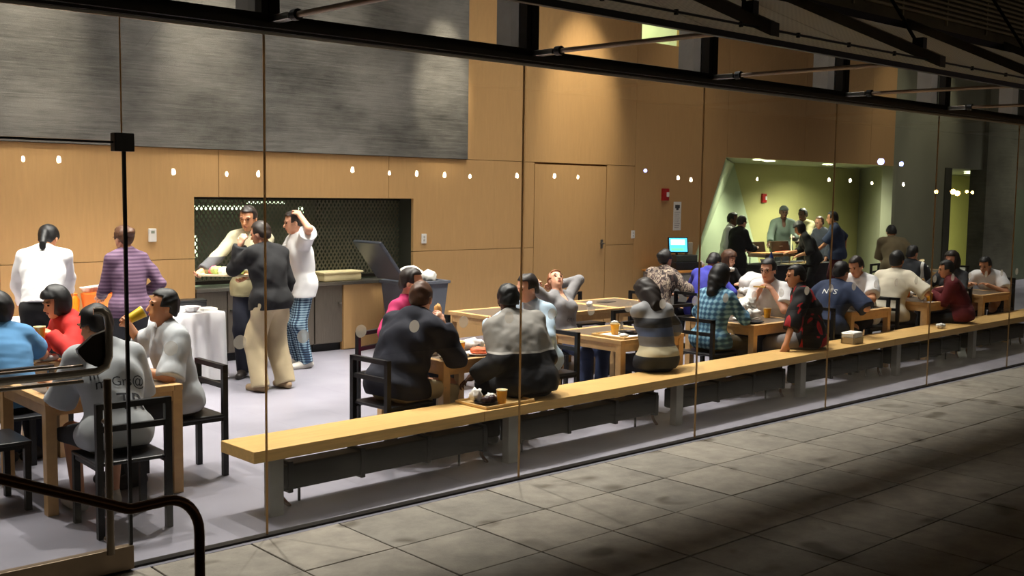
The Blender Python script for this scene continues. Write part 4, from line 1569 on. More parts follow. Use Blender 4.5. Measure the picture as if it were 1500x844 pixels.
T0 = make_table('maple table under the woman in the red jacket, by the buffet', (2.02, 8.22, 0))
def table(label, x, y, hgt=.74, w=.9):
    return make_table(label, (x, y, 0), w=w, hgt=hgt)


table('bare maple table nearest the glass door, with the drinking man at its side', 2.26, 6.77)
table('maple table crowded with plates before the man in the navy hoodie', 5.15, 6.47, .735)
table('maple table with a tray of cups before the woman in the striped sweater', 7.22, 6.50, .725)
table('maple table with a pile of napkins between denim woman and man in glasses', 9.25, 6.50, .715)
table('maple table carrying the steel napkin dispenser, beside the navy T-shirt', 11.18, 6.52, .725)
table('maple table with orange juice before the boy in maroon', 12.98, 6.52, .725)
table('maple table at the right under the bowed man in white', 14.72, 6.60, .725)
table('empty maple table in the back row, closest to the grey bin', 7.40, 8.33)
table('empty maple table in the middle of the back row by the wood wall', 8.305, 8.33)
table('empty maple table with a salt cellar, third in the back row', 9.21, 8.33)
table('maple table shared by the purple sweater and the auburn haired woman', 11.45, 8.25)
table('maple table with white boxes before the man in the striped jacket', 15.75, 8.15)
table('maple table in the dim far corner among empty chairs', 18.3, 9.0)


def make_chair():
    c = empty('dining_chair', (0, 0, 0))
    q = .019
    w, d = .205, .205
    for sx in (-1, 1):
        MB().box((sx * w - q, d - q, 0), (sx * w + q, d + q, .43)).obj('leg', BLACKMETAL, c)
        MB().box((sx * w - q, -d - q, 0), (sx * w + q, -d + q, .80)).obj('back_post', BLACKMETAL, c)
        MB().box((sx * w - .012, -d, .40), (sx * w + .012, d, .43)).obj('side_rail', BLACKMETAL, c)
    MB().box((-w - .02, -d, .425), (w + .02, d + .03, .448), .008).obj('seat', BLACKPLASTIC, c)
    MB().box((-w - q, -d - q, .765), (w + q, -d + q, .80)).obj('top_rail', BLACKMETAL, c)
    MB().box((-w, -d - .014, .63), (w, -d + .014, .665)).obj('back_rail', BLACKMETAL, c)
    return c


CH0 = make_chair()
_first = [True]


def chair(x, y, face, label):
    rz = math.radians(face - 90)
    if _first[0]:
        _first[0] = False
        CH0.location = (x, y, 0)
        CH0.rotation_euler = (0, 0, rz)
        tag(CH0, label, 'chair', 'black metal dining chairs')
        return CH0
    r = dup(CH0, (x, y, 0), rz, label)
    r['category'] = 'chair'
    r['group'] = 'black metal dining chairs'
    return r


# ------------------------------------------------------------------ people
DENIM = mat('denim_blue', S(40, 52, 84), .85, var=.25, scale=12)
DENIM2 = mat('denim_dark', S(24, 28, 44), .85, var=.25, scale=12)
KHAKI = mat('khaki_cotton', S(176, 160, 128), .85, var=.1)
BLACKC = mat('black_cotton', S(18, 18, 21), .9, var=.2)
NAVY = mat('navy_fleece', S(24, 26, 40), .9, var=.2)
GREYT = mat('light_grey_cotton', S(184, 188, 192), .9, var=.06)
WHITET = mat('white_cotton', S(230, 230, 232), .9, var=.04)
CREAMT = mat('cream_cotton', S(214, 206, 186), .9, var=.05)
PURPLE = mat_bands('purple_stripes', [(0, S(92, 68, 92)), (.5, S(112, 86, 110))], axis='Z')
PURPLE = mat_wave('purple_fine_stripe', S(86, 62, 88), S(118, 92, 116), 9, 'Z', .3)
RED = mat('red_jersey', S(196, 40, 34), .85, var=.1)
SKYB = mat('sky_blue_cotton', S(86, 138, 184), .9, var=.12)
PALEB = mat('pale_blue_shirt', S(176, 198, 216), .85, var=.06)
GREYS = mat('grey_sweater', S(128, 126, 128), .9, var=.1, scale=30)
CHARC = mat('charcoal_cloth', S(52, 54, 58), .9, var=.12)
OLIVEC = mat_bands('olive_chest_stripe', [(0, S(150, 142, 108)), (.605, S(84, 84, 88)), (.665, S(188, 180, 150))], lo=0, hi=2.0)
JACKET = mat_bands('grey_black_jacket', [(0, S(24, 24, 29)), (.400, S(200, 196, 190)), (.408, S(146, 142, 136))], lo=0, hi=2)
STRIPE = mat_bands('striped_sweater', [(0, S(38, 42, 50)), (.300, S(206, 194, 160)), (.340, S(120, 116, 112)), (.385, S(84, 98, 130)), (.425, S(54, 56, 62)), (.465, S(150, 150, 152))], lo=0, hi=2)
CAMO = mat_camo('brown_print', [S(40, 32, 34), S(84, 66, 64), S(156, 140, 124), S(58, 46, 50), S(176, 160, 140)], 16)
ROYAL = mat('royal_blue_knit', S(64, 66, 168), .9, var=.12)
DENIMSH = mat_plaid('denim_pattern_shirt', S(78, 124, 152), S(48, 84, 114), S(140, 182, 202), 6)
PLAIDP = mat_plaid('plaid_pyjama', S(60, 92, 120), S(26, 40, 66), S(150, 176, 190), 11)
REDBLACK = mat_camo('red_black_print', [S(150, 20, 30), S(176, 28, 36), S(20, 18, 20), S(24, 20, 22), S(22, 18, 20), S(26, 22, 24), S(150, 20, 30)], 4)
MAROON = mat('maroon_cotton', S(96, 24, 32), .9, var=.12)
NAVYT = mat('navy_tshirt', S(34, 46, 74), .9, var=.12)
GREENGREY = mat('sage_sweater', S(104, 118, 108), .9, var=.1)
BEIGES = mat('beige_shirt', S(160, 152, 116), .9, var=.1)
BROWNT = mat('olive_brown_cotton', S(104, 92, 66), .9, var=.12)
DKGREEN = mat('dark_green_cloth', S(40, 62, 52), .9, var=.2)
GREYP = mat('grey_trousers', S(112, 108, 108), .9, var=.1)

PEOPLE = {}
CHLAB = {}


def P_(key, *a, **k):
    PEOPLE[key] = person(*a, **k)
    return PEOPLE[key]


# --- left table by the door
chair(2.56, 6.34, 88, 'black chair under the man in the printed grey T-shirt')
P_('tee', 'person seen from behind in a light grey printed T-shirt at the near table', 2.56, 6.40, 88, seat=.45, H=1.74, lean=16, curl=14, head=(18, -30, 0),
   rh=(2.76, 6.95, .805), lh=(2.36, 6.95, .805), rel=(2.95, 6.5, .55), lel=(2.25, 6.5, .5), skin='tan', hair=('short', 'black'), top=dict(mat=GREYT, sleeve='elbow', g=.022, fold=.006), bottom=dict(mat=CHARC, length=.5, g=.022), shoe='white', bulk=1.06)
chair(3.37, 7.20, 180, 'black chair under the man drinking from a yellow cup')
P_('drink', 'person in a grey T-shirt drinking from a yellow cup', 3.35, 7.20, 178, seat=.45, H=1.69, lean=10, curl=4, head=(-4, 8, 0),
   rh=(3.10, 7.52, 1.07), rel=(3.30, 7.75, .80), lh=(2.98, 7.12, .81), lel=(3.30, 6.85, .84), rcurl=75, rpalm=(-.2, -1, .2), skin='tan', hair=('short', 'black'),
   top=dict(mat=GREYT, sleeve='elbow', g=.024, fold=.006), bottom=dict(mat=CHARC), shoe='dark')
chair(2.42, 7.93, 90, 'black chair under the person in sky blue, left edge')
P_('blue', 'person seen from behind in a sky blue top with straight black hair', 2.44, 7.97, 92, seat=.45, H=1.62, lean=14, curl=12, head=(15, -15, 0), rh=(2.62, 8.45, .805), lh=(2.2, 8.4, .805), skin='tan',
   hair=('bob', 'black'), top=dict(mat=SKYB, sleeve='short', g=.02), bottom=dict(mat=DENIM2), sex='f')
chair(3.16, 8.50, 180, 'black chair under the woman in the red jacket')
P_('red', 'person with a black bob in a red jacket, eating in profile', 3.14, 8.46, 182, seat=.45, H=1.60, lean=14, curl=10, head=(16, -8, 0), rh=(2.76, 8.62, .81), lh=(2.83, 8.30, .93), lel=(3.0, 8.0, .72), lcurl=70, skin='tan',
   hair=('bob', 'black'), top=dict(mat=RED, sleeve='long', neck='hood', g=.02), bottom=dict(mat=DENIM2), sex='f')
chair(1.78, 8.60, 0, 'black chair at the left picture edge, backed against the buffet')
# --- buffet
P_('server', 'person with a ponytail in a white shirt bending over the buffet', 3.40, 10.20, 62, H=1.76, lean=14, curl=18, head=(42, 10, 0), rh=(3.82, 10.72, 1.02), rel=(3.9, 10.3, 1.15), lh=(3.40, 10.75, .95), skin='tan',
   hair=('ponytail', 'black'), top=dict(mat=WHITET, sleeve='long', neck='collar', g=.020, fold=.007, hem=-.02), bottom=dict(mat=BLACKC, g=.022), bulk=1.02)
P_('purple', 'person in a purple striped sweater with hair pinned up, seen from behind', 4.20, 10.12, 96, H=1.67, lean=3, curl=5, head=(14, -12, 0), rh=(4.42, 10.30, 1.02), lh=(4.05, 10.45, 1.0), skin='fair',
   hair=('bun', 'brown'), top=dict(mat=PURPLE, sleeve='long', g=.016), bottom=dict(mat=CHARC, g=.02), sex='f', bw=1.05)
# --- three standing by the pantry
P_('tray', 'person in an olive sweater carrying a food tray before the grille', 5.72, 10.55, -128, H=1.86, lean=2, curl=6, head=(14, 12, 0), rh=(5.08, 10.42, 1.19), lh=(5.42, 10.12, 1.13), rcurl=50, lcurl=50, rpalm=(.5, -.2, .8), lpalm=(-.4, .2, .9), skin='tan',
   hair=('short', 'dkbrown'), top=dict(mat=OLIVEC, sleeve='long', neck='collar', g=.02), bottom=dict(mat=DENIM2, g=.022), bw=.98)
P_('black', 'person in a black sweater and khaki trousers seen from behind', 5.50, 9.74, 100, H=1.72, lean=4, curl=10, head=(16, -22, 0), rh=None, lh=(5.27, 9.94, 1.47), lel=(5.26, 9.78, .8), lcurl=60, skin='fair',
   hair=('short', 'dkbrown'), top=dict(mat=BLACKC, sleeve='long', g=.024, hem=.10, fold=.007), bottom=dict(mat=KHAKI, g=.040, fold=.011), shoe='tan', bulk=1.05, bw=1.1,
   feet=((5.66, 9.74, .085), (5.36, 9.70, .085)))
P_('pyjama', 'person in a white T-shirt and blue plaid trousers with a raised arm', 6.50, 10.78, 172, H=1.80, lean=2, curl=8, head=(12, 10, 0), lh=(6.36, 10.60, 1.76), lel=(6.36, 10.35, 1.50), lcurl=60, rh=(6.1, 10.9, 1.05), skin='fair',
   hair=('short', 'dkbrown'), top=dict(mat=WHITET, sleeve='short', g=.026, hem=.14, fold=.006), bottom=dict(mat=PLAIDP, g=.032), shoe='white')
# --- second table
chair(4.79, 6.66, 4, 'black chair under the man in the navy hoodie')
P_('hoodie', 'person in a navy hoodie leaning on the crowded table', 4.83, 6.66, 8, seat=.45, H=1.80, lean=16, curl=16, head=(14, -22, 0), rh=(5.16, 6.50, 1.02), rel=(5.12, 6.36, .45), lh=(5.36, 6.92, .805), rcurl=80, rpalm=(-.3, .9, .2), skin='fair',
   hair=('cropped', 'brown'), top=dict(mat=NAVY, sleeve='long', neck='hood', g=.036, fold=.009), bottom=dict(mat=KHAKI, g=.025), bulk=1.15, bw=1.12)
chair(5.60, 7.80, -70, 'black chair half hidden behind the man in the navy hoodie')
P_('magenta', 'person with swept back brown hair holding bread behind the navy hoodie', 5.60, 7.76, -62, seat=.45, H=1.78, lean=10, curl=8, head=(8, -10, 0), rh=(5.50, 7.30, .81), lh=(5.72, 7.36, .90), lcurl=70, lpalm=(-.8, .2, .5), skin='fair',
   hair=('short', 'dkbrown'), top=dict(mat=mat('magenta_cotton', S(176, 36, 92), .85), sleeve='long', neck='collar', g=.02), bottom=dict(mat=DENIM2))
P_('jacket', 'person in a grey and black jacket sitting on the bench, seen from behind', 5.74, 6.13, 80, seat=.45, H=1.76, lean=18, curl=14, tilt=-3, head=(24, 20, 0), lh=(5.40, 6.40, .61), rh=(5.98, 6.40, .62), lel=(5.40, 5.9, .4), rel=(6.0, 5.9, .4), skin='dark',
   hair=('cropped', 'black'), top=dict(mat=JACKET, sleeve='long', neck='collar', g=.034, fold=.008), bottom=dict(mat=BLACKC, g=.03), bulk=1.12, bw=1.1)
chair(6.70, 6.95, 180, 'black chair under the man in the pale blue shirt')
P_('paleblue', 'person in a pale blue shirt reaching across the crowded table', 6.64, 6.92, 184, seat=.45, H=1.72, lean=12, curl=10, head=(12, 8, 0), rh=(6.12, 7.02, .93), lh=(6.15, 6.72, .805), rcurl=15, rpalm=(0, -.2, 1), skin='fair',
   hair=('short', 'dkbrown'), top=dict(mat=PALEB, sleeve='pushed', neck='collar', g=.022), bottom=dict(mat=KHAKI))
# --- third table
chair(7.78, 7.80, -96, 'black chair under the woman stretching with hands behind her head')
P_('stretch', 'person in a grey V-neck sweater stretching with hands behind her head', 7.77, 7.74, -88, seat=.45, H=1.56, lean=-14, curl=-6, head=(-36, 22, -6), rh=(7.62, 8.06, 1.10), rel=(7.2, 7.70, 1.06), lh=(7.93, 8.06, 1.09), lel=(8.3, 7.68, 1.2),
   rcurl=30, lcurl=30, rpalm=(0, -1, 0), lpalm=(0, -1, 0), skin='fair', hair=('ponytail', 'auburn'), top=dict(mat=GREYS, sleeve='long', neck='v', g=.012), bottom=dict(mat=DENIM), sex='f')
P_('stripe', 'person with long dark hair in a striped sweater on the bench', 7.48, 6.28, 72, seat=.45, H=1.62, lean=12, curl=10, head=(38, -16, 8), lh=(7.56, 6.48, 1.05), lel=(7.02, 6.3, .60), rh=(7.78, 6.62, .805), lcurl=55, lpalm=(.4, -.6, .2), skin='fair',
   hair=('long', 'dkbrown'), top=dict(mat=STRIPE, sleeve='long', neck='turtle', g=.024), bottom=dict(mat=DENIM2, g=.022), sex='f')
# --- back row
chair(10.72, 9.12, 0, 'black chair under the woman in the brown patterned jacket')
P_('camo', 'person in a brown patterned jacket turned towards the till', 10.76, 9.12, 8, seat=.45, H=1.72, lean=16, curl=10, head=(4, 8, 0), rh=(11.25, 8.95, .805), lh=(11.2, 9.25, .72), skin='tan',
   hair=('bun', 'black'), top=dict(mat=CAMO, sleeve='long', neck='turtle', g=.028, fold=.007), bottom=dict(mat=BLACKC), bulk=1.08, sex='f')
chair(11.16, 8.72, 0, 'black chair under the person in the royal blue sweater')
P_('royal', 'person in a royal blue sweater with the head bowed over food', 11.18, 8.72, 2, seat=.45, H=1.72, lean=14, curl=14, head=(38, 0, 0), rh=(11.58, 8.52, .805), lh=(11.6, 8.88, .86), skin='tan',
   hair=('short', 'black'), top=dict(mat=ROYAL, sleeve='long', neck='collar', g=.022), bottom=dict(mat=DENIM2))
chair(12.50, 9.46, -108, 'black chair under the auburn haired woman with a napkin')
P_('auburn', 'person with auburn hair holding a napkin to her mouth', 12.48, 9.40, -110, seat=.45, H=1.60, lean=14, curl=12, head=(16, -20, 0), rh=(12.36, 9.2, .99), rel=(12.15, 9.28, .86), lh=(12.42, 9.0, .81), rcurl=70, skin='fair',
   hair=('bob', 'brown'), top=dict(mat=BLACKC, sleeve='long', g=.018), bottom=dict(mat=BLACKC), sex='f')
# --- fourth table
chair(8.90, 6.82, 2, 'black chair under the woman in the denim blue shirt')
P_('denim', 'person with black hair in a denim blue patterned shirt, seen from behind', 8.93, 6.82, 4, seat=.45, H=1.68, lean=8, curl=10, head=(12, 4, 0), rh=(9.38, 6.72, .805), lh=(9.36, 7.0, .805), rel=(9.1, 6.45, .7), skin='tan',
   hair=('long', 'black'), top=dict(mat=DENIMSH, sleeve='long', neck='collar', g=.022), bottom=dict(mat=mat('olive_trousers', S(92, 84, 66), .9)), sex='f', bulk=1.08)
chair(10.42, 7.02, 180, 'black chair under the man in glasses and white T-shirt')
P_('glasses', 'person in glasses and a white T-shirt biting into pizza', 10.38, 7.02, 188, seat=.45, H=1.74, lean=12, curl=8, head=(10, 0, 0), rh=(10.10, 7.05, .98), rel=(10.2, 7.3, .75), lh=(10.12, 6.88, 1.0), lel=(10.15, 6.65, .74), rcurl=70, lcurl=65, feet=((10.04, 7.16, .085), (10.06, 6.99, .085)), skin='fair', glasses=True,
   hair=('short', 'black'), top=dict(mat=WHITET, sleeve='short', g=.024), bottom=dict(mat=DENIM2))
P_('boy', 'person in a black and red printed jacket leaning one hand on the bench', 9.96, 6.25, 118, seat=.45, H=1.70, lean=12, curl=10, twist=-8, head=(8, -22, 4), lh=(9.46, 6.27, .475), lel=(9.4, 6.2, .8), lcurl=5, rh=(10.1, 6.40, .66), skin='tan',
   hair=('short', 'black'), top=dict(mat=REDBLACK, sleeve='pushed', g=.034, fold=.008), bottom=dict(mat=GREYP, g=.025), feet=((9.78, 6.60, .085), (9.55, 6.58, .085)))
# --- fifth table
chair(10.98, 6.72, 0, 'black chair under the man in the navy T-shirt with white print')
P_('navytee', 'person in a navy T-shirt with white lettering across the back', 10.98, 6.72, 6, seat=.45, H=1.74, lean=22, curl=14, head=(10, 12, 0), rh=(11.34, 6.55, .805), lh=(11.4, 7.0, .805), skin='fair',
   hair=('short', 'black'), top=dict(mat=NAVYT, sleeve='elbow', g=.026), bottom=dict(mat=BLACKC), bulk=1.08)
chair(12.30, 7.00, 180, 'black chair under the man in white looking down at the dispenser')
P_('lookdown', 'person in a white T-shirt looking down beside the napkin dispenser', 12.28, 7.0, 182, seat=.45, H=1.72, lean=12, curl=10, head=(26, 4, 0), rh=(11.85, 7.1, .805), lh=(11.76, 6.86, .84), lel=(12.1, 6.6, .8), skin='tan',
   hair=('short', 'dkbrown'), top=dict(mat=WHITET, sleeve='short', g=.026), bottom=dict(mat=DENIM2))
chair(12.80, 6.92, 0, 'black chair under the man in the cream T-shirt')
P_('cream', 'person in a cream T-shirt seen from behind with dark hair', 12.80, 6.94, 12, seat=.45, H=1.80, lean=14, curl=12, head=(4, 2, 0), rh=(13.2, 6.7, .805), lh=(13.26, 7.1, .95), lel=(13.2, 7.3, .75), skin='tan',
   hair=('short', 'black'), top=dict(mat=CREAMT, sleeve='elbow', g=.028), bottom=dict(mat=GREYP), bulk=1.05)
P_('maroon', 'person in a maroon top on the bench, leaning on the table', 13.62, 6.36, 122, seat=.45, H=1.56, lean=14, curl=14, head=(14, -10, 0), lh=(13.42, 6.72, .82), lel=(13.4, 6.5, .72), rh=(13.7, 6.8, .805), skin='tan',
   hair=('short', 'black'), top=dict(mat=MAROON, sleeve='long', g=.026), bottom=dict(mat=BLACKC))
chair(14.50, 6.98, 180, 'black chair under the woman with dark brown hair, right side')
P_('brunette', 'person with dark brown hair sitting beyond the boy in maroon', 14.48, 6.90, 186, seat=.45, H=1.66, lean=8, curl=8, head=(8, 6, 0), rh=(14.02, 7.05, .805), lh=(14.0, 6.8, .85), skin='fair',
   hair=('long', 'dkbrown'), top=dict(mat=CHARC, sleeve='long', g=.018), bottom=dict(mat=BLACKC), sex='f')
chair(15.98, 7.02, 180, 'black chair under the man in white at the right edge')
P_('rightwhite', 'person in a white T-shirt hunched far over the table at the right edge', 15.98, 7.0, 184, seat=.45, H=1.70, lean=30, curl=16, head=(26, 4, 0), rh=(15.5, 7.15, .805), lh=(15.46, 6.85, .805), skin='tan',
   hair=('short', 'black'), top=dict(mat=WHITET, sleeve='short', g=.028), bottom=dict(mat=BLACKC))
chair(15.40, 8.06, 10, 'black chair under the man in the striped jacket')
P_('whitestripe', 'person in a black jacket with white stripe drinking orange juice', 15.42, 8.06, 12, seat=.45, H=1.66, lean=6, curl=6, head=(4, 14, 0), rh=(15.72, 7.98, .98), rel=(15.6, 7.8, .78), lh=(15.82, 8.3, .805), rcurl=75, rpalm=(0, .9, .2), skin='fair',
   hair=('short', 'black'), top=dict(mat=mat_bands('track_top', [(0, S(26, 30, 38)), (.582, S(220, 220, 214)), (.600, S(26, 30, 38))], axis='X', lo=-1, hi=1), sleeve='long', neck='collar', g=.024), bottom=dict(mat=BLACKC))
P_('bending', 'person in an olive brown T-shirt bending over a table by the grey wall', 17.35, 9.35, 40, H=1.72, lean=20, curl=18, head=(30, 0, 0), rh=(17.85, 9.25, 1.0), lh=(17.7, 9.75, .9), skin='tan',
   hair=('short', 'black'), top=dict(mat=BROWNT, sleeve='elbow', g=.03), bottom=dict(mat=BLACKC), bulk=1.05, pz=.86)
# --- serving recess
P_('coat', 'person in a long black coat holding a plate in the serving recess', 16.22, 11.85, -8, H=1.68, lean=4, curl=8, head=(18, 0, 0), rh=(16.62, 11.72, 1.08), lh=(16.6, 11.95, 1.04), rcurl=40, rpalm=(0, .2, 1), skin='fair',
   hair=('short', 'dkbrown'), top=dict(mat=BLACKC, sleeve='long', neck='collar', g=.03, hem=.30), bottom=dict(mat=BLACKC), sex='f')
P_('whiteshirt', 'person in a white shirt standing behind the black coat', 16.52, 12.26, -60, H=1.72, lean=2, curl=6, head=(10, 10, 0), skin='dark',
   hair=('cropped', 'black'), top=dict(mat=WHITET, sleeve='long', neck='collar', g=.03), bottom=dict(mat=BLACKC))
P_('sage', 'person in a sage sweater and knit cap serving behind the chafing dishes', 19.15, 12.85, -132, H=1.84, lean=4, curl=6, head=(10, 0, 0), rh=(18.5, 12.7, 1.05), lh=(18.95, 12.45, 1.22), skin='dark',
   hair=('beanie', 'black'), top=dict(mat=GREENGREY, sleeve='long', neck='v', g=.026), bottom=dict(mat=CHARC), bulk=1.05)
P_('beige', 'person in a beige shirt with cropped hair beside the knit cap server', 20.0, 12.80, 176, H=1.80, lean=6, curl=10, head=(14, 0, 0), rh=(19.5, 12.7, 1.15), lh=(19.45, 12.5, 1.1), skin='dark',
   hair=('cropped', 'black'), top=dict(mat=BEIGES, sleeve='long', g=.028), bottom=dict(mat=CHARC))
P_('grey', 'person with a receding hairline half hidden at the chafing dishes', 19.62, 12.15, 165, H=1.64, lean=6, curl=8, head=(16, 0, 0), rh=(19.2, 12.25, 1.02), skin='fair',
   hair=('receding', 'brown'), top=dict(mat=mat('grey_blue_shirt', S(74, 78, 92), .9), sleeve='long', g=.024), bottom=dict(mat=BLACKC))
P_('bent', 'person in black with dark hair bending over the serving trays', 18.06, 11.36, 130, H=1.62, lean=18, curl=16, head=(30, 0, 0), rh=(17.8, 11.75, .98), lh=(17.72, 11.5, .93), skin='tan',
   hair=('bob', 'black'), top=dict(mat=BLACKC, sleeve='pushed', g=.024), bottom=dict(mat=BLACKC), sex='f')
P_('apron', 'person in a navy shirt with a hand on the hip, right of the queue', 18.62, 11.22, 128, H=1.76, lean=4, curl=8, head=(10, 10, 0), rh=(18.92, 11.25, .98), rel=(19.2, 11.05, 1.15), lh=(18.3, 11.55, .92), skin='tan',
   hair=('short', 'black'), top=dict(mat=NAVYT, sleeve='elbow', g=.03), bottom=dict(mat=mat('maroon_trousers', S(84, 30, 36), .9)), bulk=1.08)
# unoccupied chairs
chair(2.02, 7.22, 0, 'empty black chair at the left side of the near table')
chair(3.0, 7.36 + .6, -95, 'empty black chair between the near table and the red jacket') if False else None
chair(7.02, 8.72, 2, 'empty black chair at the end of the back row by the bin')
chair(8.74, 9.42, -90, 'empty black chair behind the middle table of the back row')
chair(9.66, 9.40, -90, 'empty black chair by the wood wall, left of the patterned jacket')
chair(8.75, 8.02, 90, 'empty black chair on the near side of the middle back-row table')
chair(9.70, 8.02, 90, 'empty black chair on the near side of the salt cellar table')
chair(6.90, 7.0, 0, 'empty black chair left of the tray table') if False else None
chair(18.0, 8.6, 60, 'empty black chair at the dim far table, near side')
chair(19.6, 9.4, 180, 'empty black chair at the dim far table, right side')
chair(18.8, 10.3, -80, 'empty black chair at the dim far table, against the wall')
chair(17.3, 7.6, 160, 'empty black chair at the far right behind the hunched man')
# ------------------------------------------------------------------ crockery, food, buffet
AMBER = mat_translucent('amber_drink', S(226, 160, 36), .25, .3)
YELLOWC = mat_translucent('yellow_cup', S(228, 190, 40), .35, .3)
ORANGEJ = mat_translucent('orange_drink', S(240, 134, 30), .3, .3)
FOAM = mat('pale_foam', S(236, 222, 170), .8)
BLACKPLATE = mat('black_plate', S(30, 28, 32), .25)
TRAYW = mat_wood('tray_birch', S(224, 186, 122), .1, (8, 2, 8), .4, world=False)
ORANGEF = mat('orange_food', S(226, 112, 66), .6, var=.25, scale=40)
GREENF = mat('salad_green', S(150, 168, 104), .6, var=.3, scale=40)
BREAD = mat('bread_crust', S(206, 150, 84), .7, var=.2, scale=25)
PLUM = mat('dark_plum', S(48, 22, 28), .35, var=.3)


def cup_mesh(liq):
    a = MB().lathe([(0, 0), (.032, 0), (.042, .105), (.040, .105), (.031, .006), (0, .006)], 18).mesh('cup_wall', liq, True)
    b = MB().lathe([(0, .093), (.0395, .093), (.0405, .101), (0, .098)], 18).mesh('foam', FOAM, True)
    c = MB().lathe([(.040, .105), (.0435, .107), (.0435, .101), (.041, .100)], 18).mesh('rim', mat('clear_rim', S(240, 226, 180), .3), True)
    return a, b, c


CUPM = {'amber': cup_mesh(AMBER), 'yellow': cup_mesh(YELLOWC), 'orange': cup_mesh(ORANGEJ)}


def cup(kind, loc, label, rot=None, group='plastic drink cups'):
    o = empty('drink_cup', loc, 0, label, 'cup', group)
    for me in CUPM[kind]:
        link(bpy.data.objects.new(me.name.split('.')[0], me), o)
    if rot:
        o.rotation_euler = rot
    return o


def plate(loc, label, m=None, r=.12):
    return thing('plate', MB().lathe([(0, 0), (r * .6, 0), (r * .7, .006), (r, .018), (r * .99, .021), (r * .68, .010), (0, .006)], 28), m or WHITE, label, 'plate', loc, smooth=True)


def wad(loc, r, label, seed, m=None, amp=.22, freq=6):
    return thing('napkin', MB().blob((0, 0, r[2]), r, amp, 3, freq, seed), m or PAPER, label, 'napkin', loc, smooth='all')


def food(name, loc, r, m, label, seed, cat='food'):
    return thing(name, MB().blob((0, 0, r[2] * .8), r, .15, 3, 7, seed), m, label, cat, loc, smooth='all')


def tray(loc, rz, w, d, label, m=None):
    t = empty('serving_tray', loc, rz, label, 'tray')
    MB().box((-w / 2, -d / 2, 0), (w / 2, d / 2, .008), .002).obj('base', m or TRAYW, t)
    e = .012
    MB().box((-w / 2, -d / 2, 0), (w / 2, -d / 2 + e, .022), .003).box((-w / 2, d / 2 - e, 0), (w / 2, d / 2, .022), .003).box((-w / 2, -d / 2, 0), (-w / 2 + e, d / 2, .022), .003).box((w / 2 - e, -d / 2, 0), (w / 2, d / 2, .022), .003).obj('rim', m or TRAYW, t)
    return t


# in hands
p = PEOPLE['drink']
hd = p['head']
cup('yellow', (hd[0] - .225, hd[1] + .035, hd[2] - .085), 'yellow plastic cup tipped to the drinking man\'s mouth', (0, math.radians(62), math.radians(-8)))
food('bread_roll', (5.74, 7.30, .965), (.035, .035, .065), BREAD, 'bread roll held up over the crowded table', 4)
p = PEOPLE['glasses']
thing('pizza_slice', MB().poly([(0, 0, 0), (-.17, .07, .01), (-.17, -.07, .01)], (0, 0, 1), .018), mat('pizza', S(226, 178, 92), .6, var=.3, scale=30), 'pizza slice held by the man in glasses', 'food', (10.13, 6.97, 1.03), .1)
p = PEOPLE['whitestripe']
cup('orange', (15.80, 8.04, 1.0), 'cup of orange juice raised by the man in the striped jacket', (0, math.radians(-30), 0))
wad((12.35, 9.10, .99), (.05, .05, .03), 'white napkin held to the auburn haired woman\'s mouth', 5)
cup('orange', (2.74, 8.28, .90), 'cup of orange juice in the hand of the woman in red')
wad((7.86, 7.62, 1.05), (.045, .03, .05), 'bright white cuff of paper by the stretching woman\'s chin', 15) if False else None
t = tray((5.27, 10.22, 1.155), math.radians(-42), .50, .36, 'cream tray of salad carried by the man in the olive sweater', mat('cream_tray', S(238, 222, 182), .5))
for k, (dx, dy, m_, lb) in enumerate(((-.12, .06, GREENF, 'green salad leaves at the left of the carried tray'), (.10, .02, GREENF, 'lettuce heap at the right of the carried tray'), (-.02, -.03, PAPER, 'pale cabbage in the middle of the carried tray'), (-.17, .10, mat('pink_food', S(222, 110, 130), .6), 'pink ham at the left end of the carried tray'))):
    cs, sn = math.cos(math.radians(-42)), math.sin(math.radians(-42))
    food('salad', (5.27 + cs * dx - sn * dy, 10.22 + sn * dx + cs * dy, 1.163), (.07, .06, .045), m_, lb, 20 + k)

# near table
cup('amber', (2.42, 7.42, .737), 'glass of amber drink standing on the near table')if False else None
plate((2.75, 8.50, .737), 'white plate on the table by the woman in red')
food('noodles', (2.75, 8.50, .748), (.07, .07, .03), BREAD, 'noodles on the plate by the woman in red', 31)
plate((2.35, 8.55, .737), 'white plate before the person in sky blue')
wad((2.80, 8.30, .737), (.07, .06, .03), 'white napkin on the corner of the red jacket table', 33)

# crowded table
tz = .733
cup('amber', (5.36, 6.66, tz), 'left one of two amber cups on the crowded table')
cup('amber', (5.50, 6.70, tz), 'right one of two amber cups on the crowded table')
plate((5.62, 6.60, tz), 'white plate of orange food at the near edge of the crowded table')
food('orange_slices', (5.62, 6.60, tz + .012), (.075, .075, .03), ORANGEF, 'orange food heaped on the near plate of the crowded table', 41)
plate((5.52, 6.98, tz), 'white plate at the back of the crowded table', r=.14)
for k, (dx, dy, r_, m_, lb) in enumerate(((5.46, 6.98, (.10, .08, .05), PAPER, 'heap of white napkins at the back left of the crowded table'), (5.62, 7.02, (.08, .07, .055), PAPER, 'heap of white napkins at the back right of the crowded table'),
                                          (5.74, 6.82, (.09, .08, .05), PAPER, 'crumpled napkin by the grey jacket on the crowded table'), (5.30, 6.82, (.06, .05, .04), PAPER, 'napkin beside the left amber cup'), (5.26, 6.56, (.07, .05, .022), PAPER, 'folded napkin on the near left corner of the crowded table'), (5.44, 6.58, (.05, .04, .02), PAPER, 'napkin scrap between cup and near plate'))):
    wad((dx, dy, tz), r_, lb, 50 + k, m_)
food('orange_wedges', (5.76, 7.02, tz), (.06, .05, .03), ORANGEF, 'orange food at the far side of the crowded table', 61)
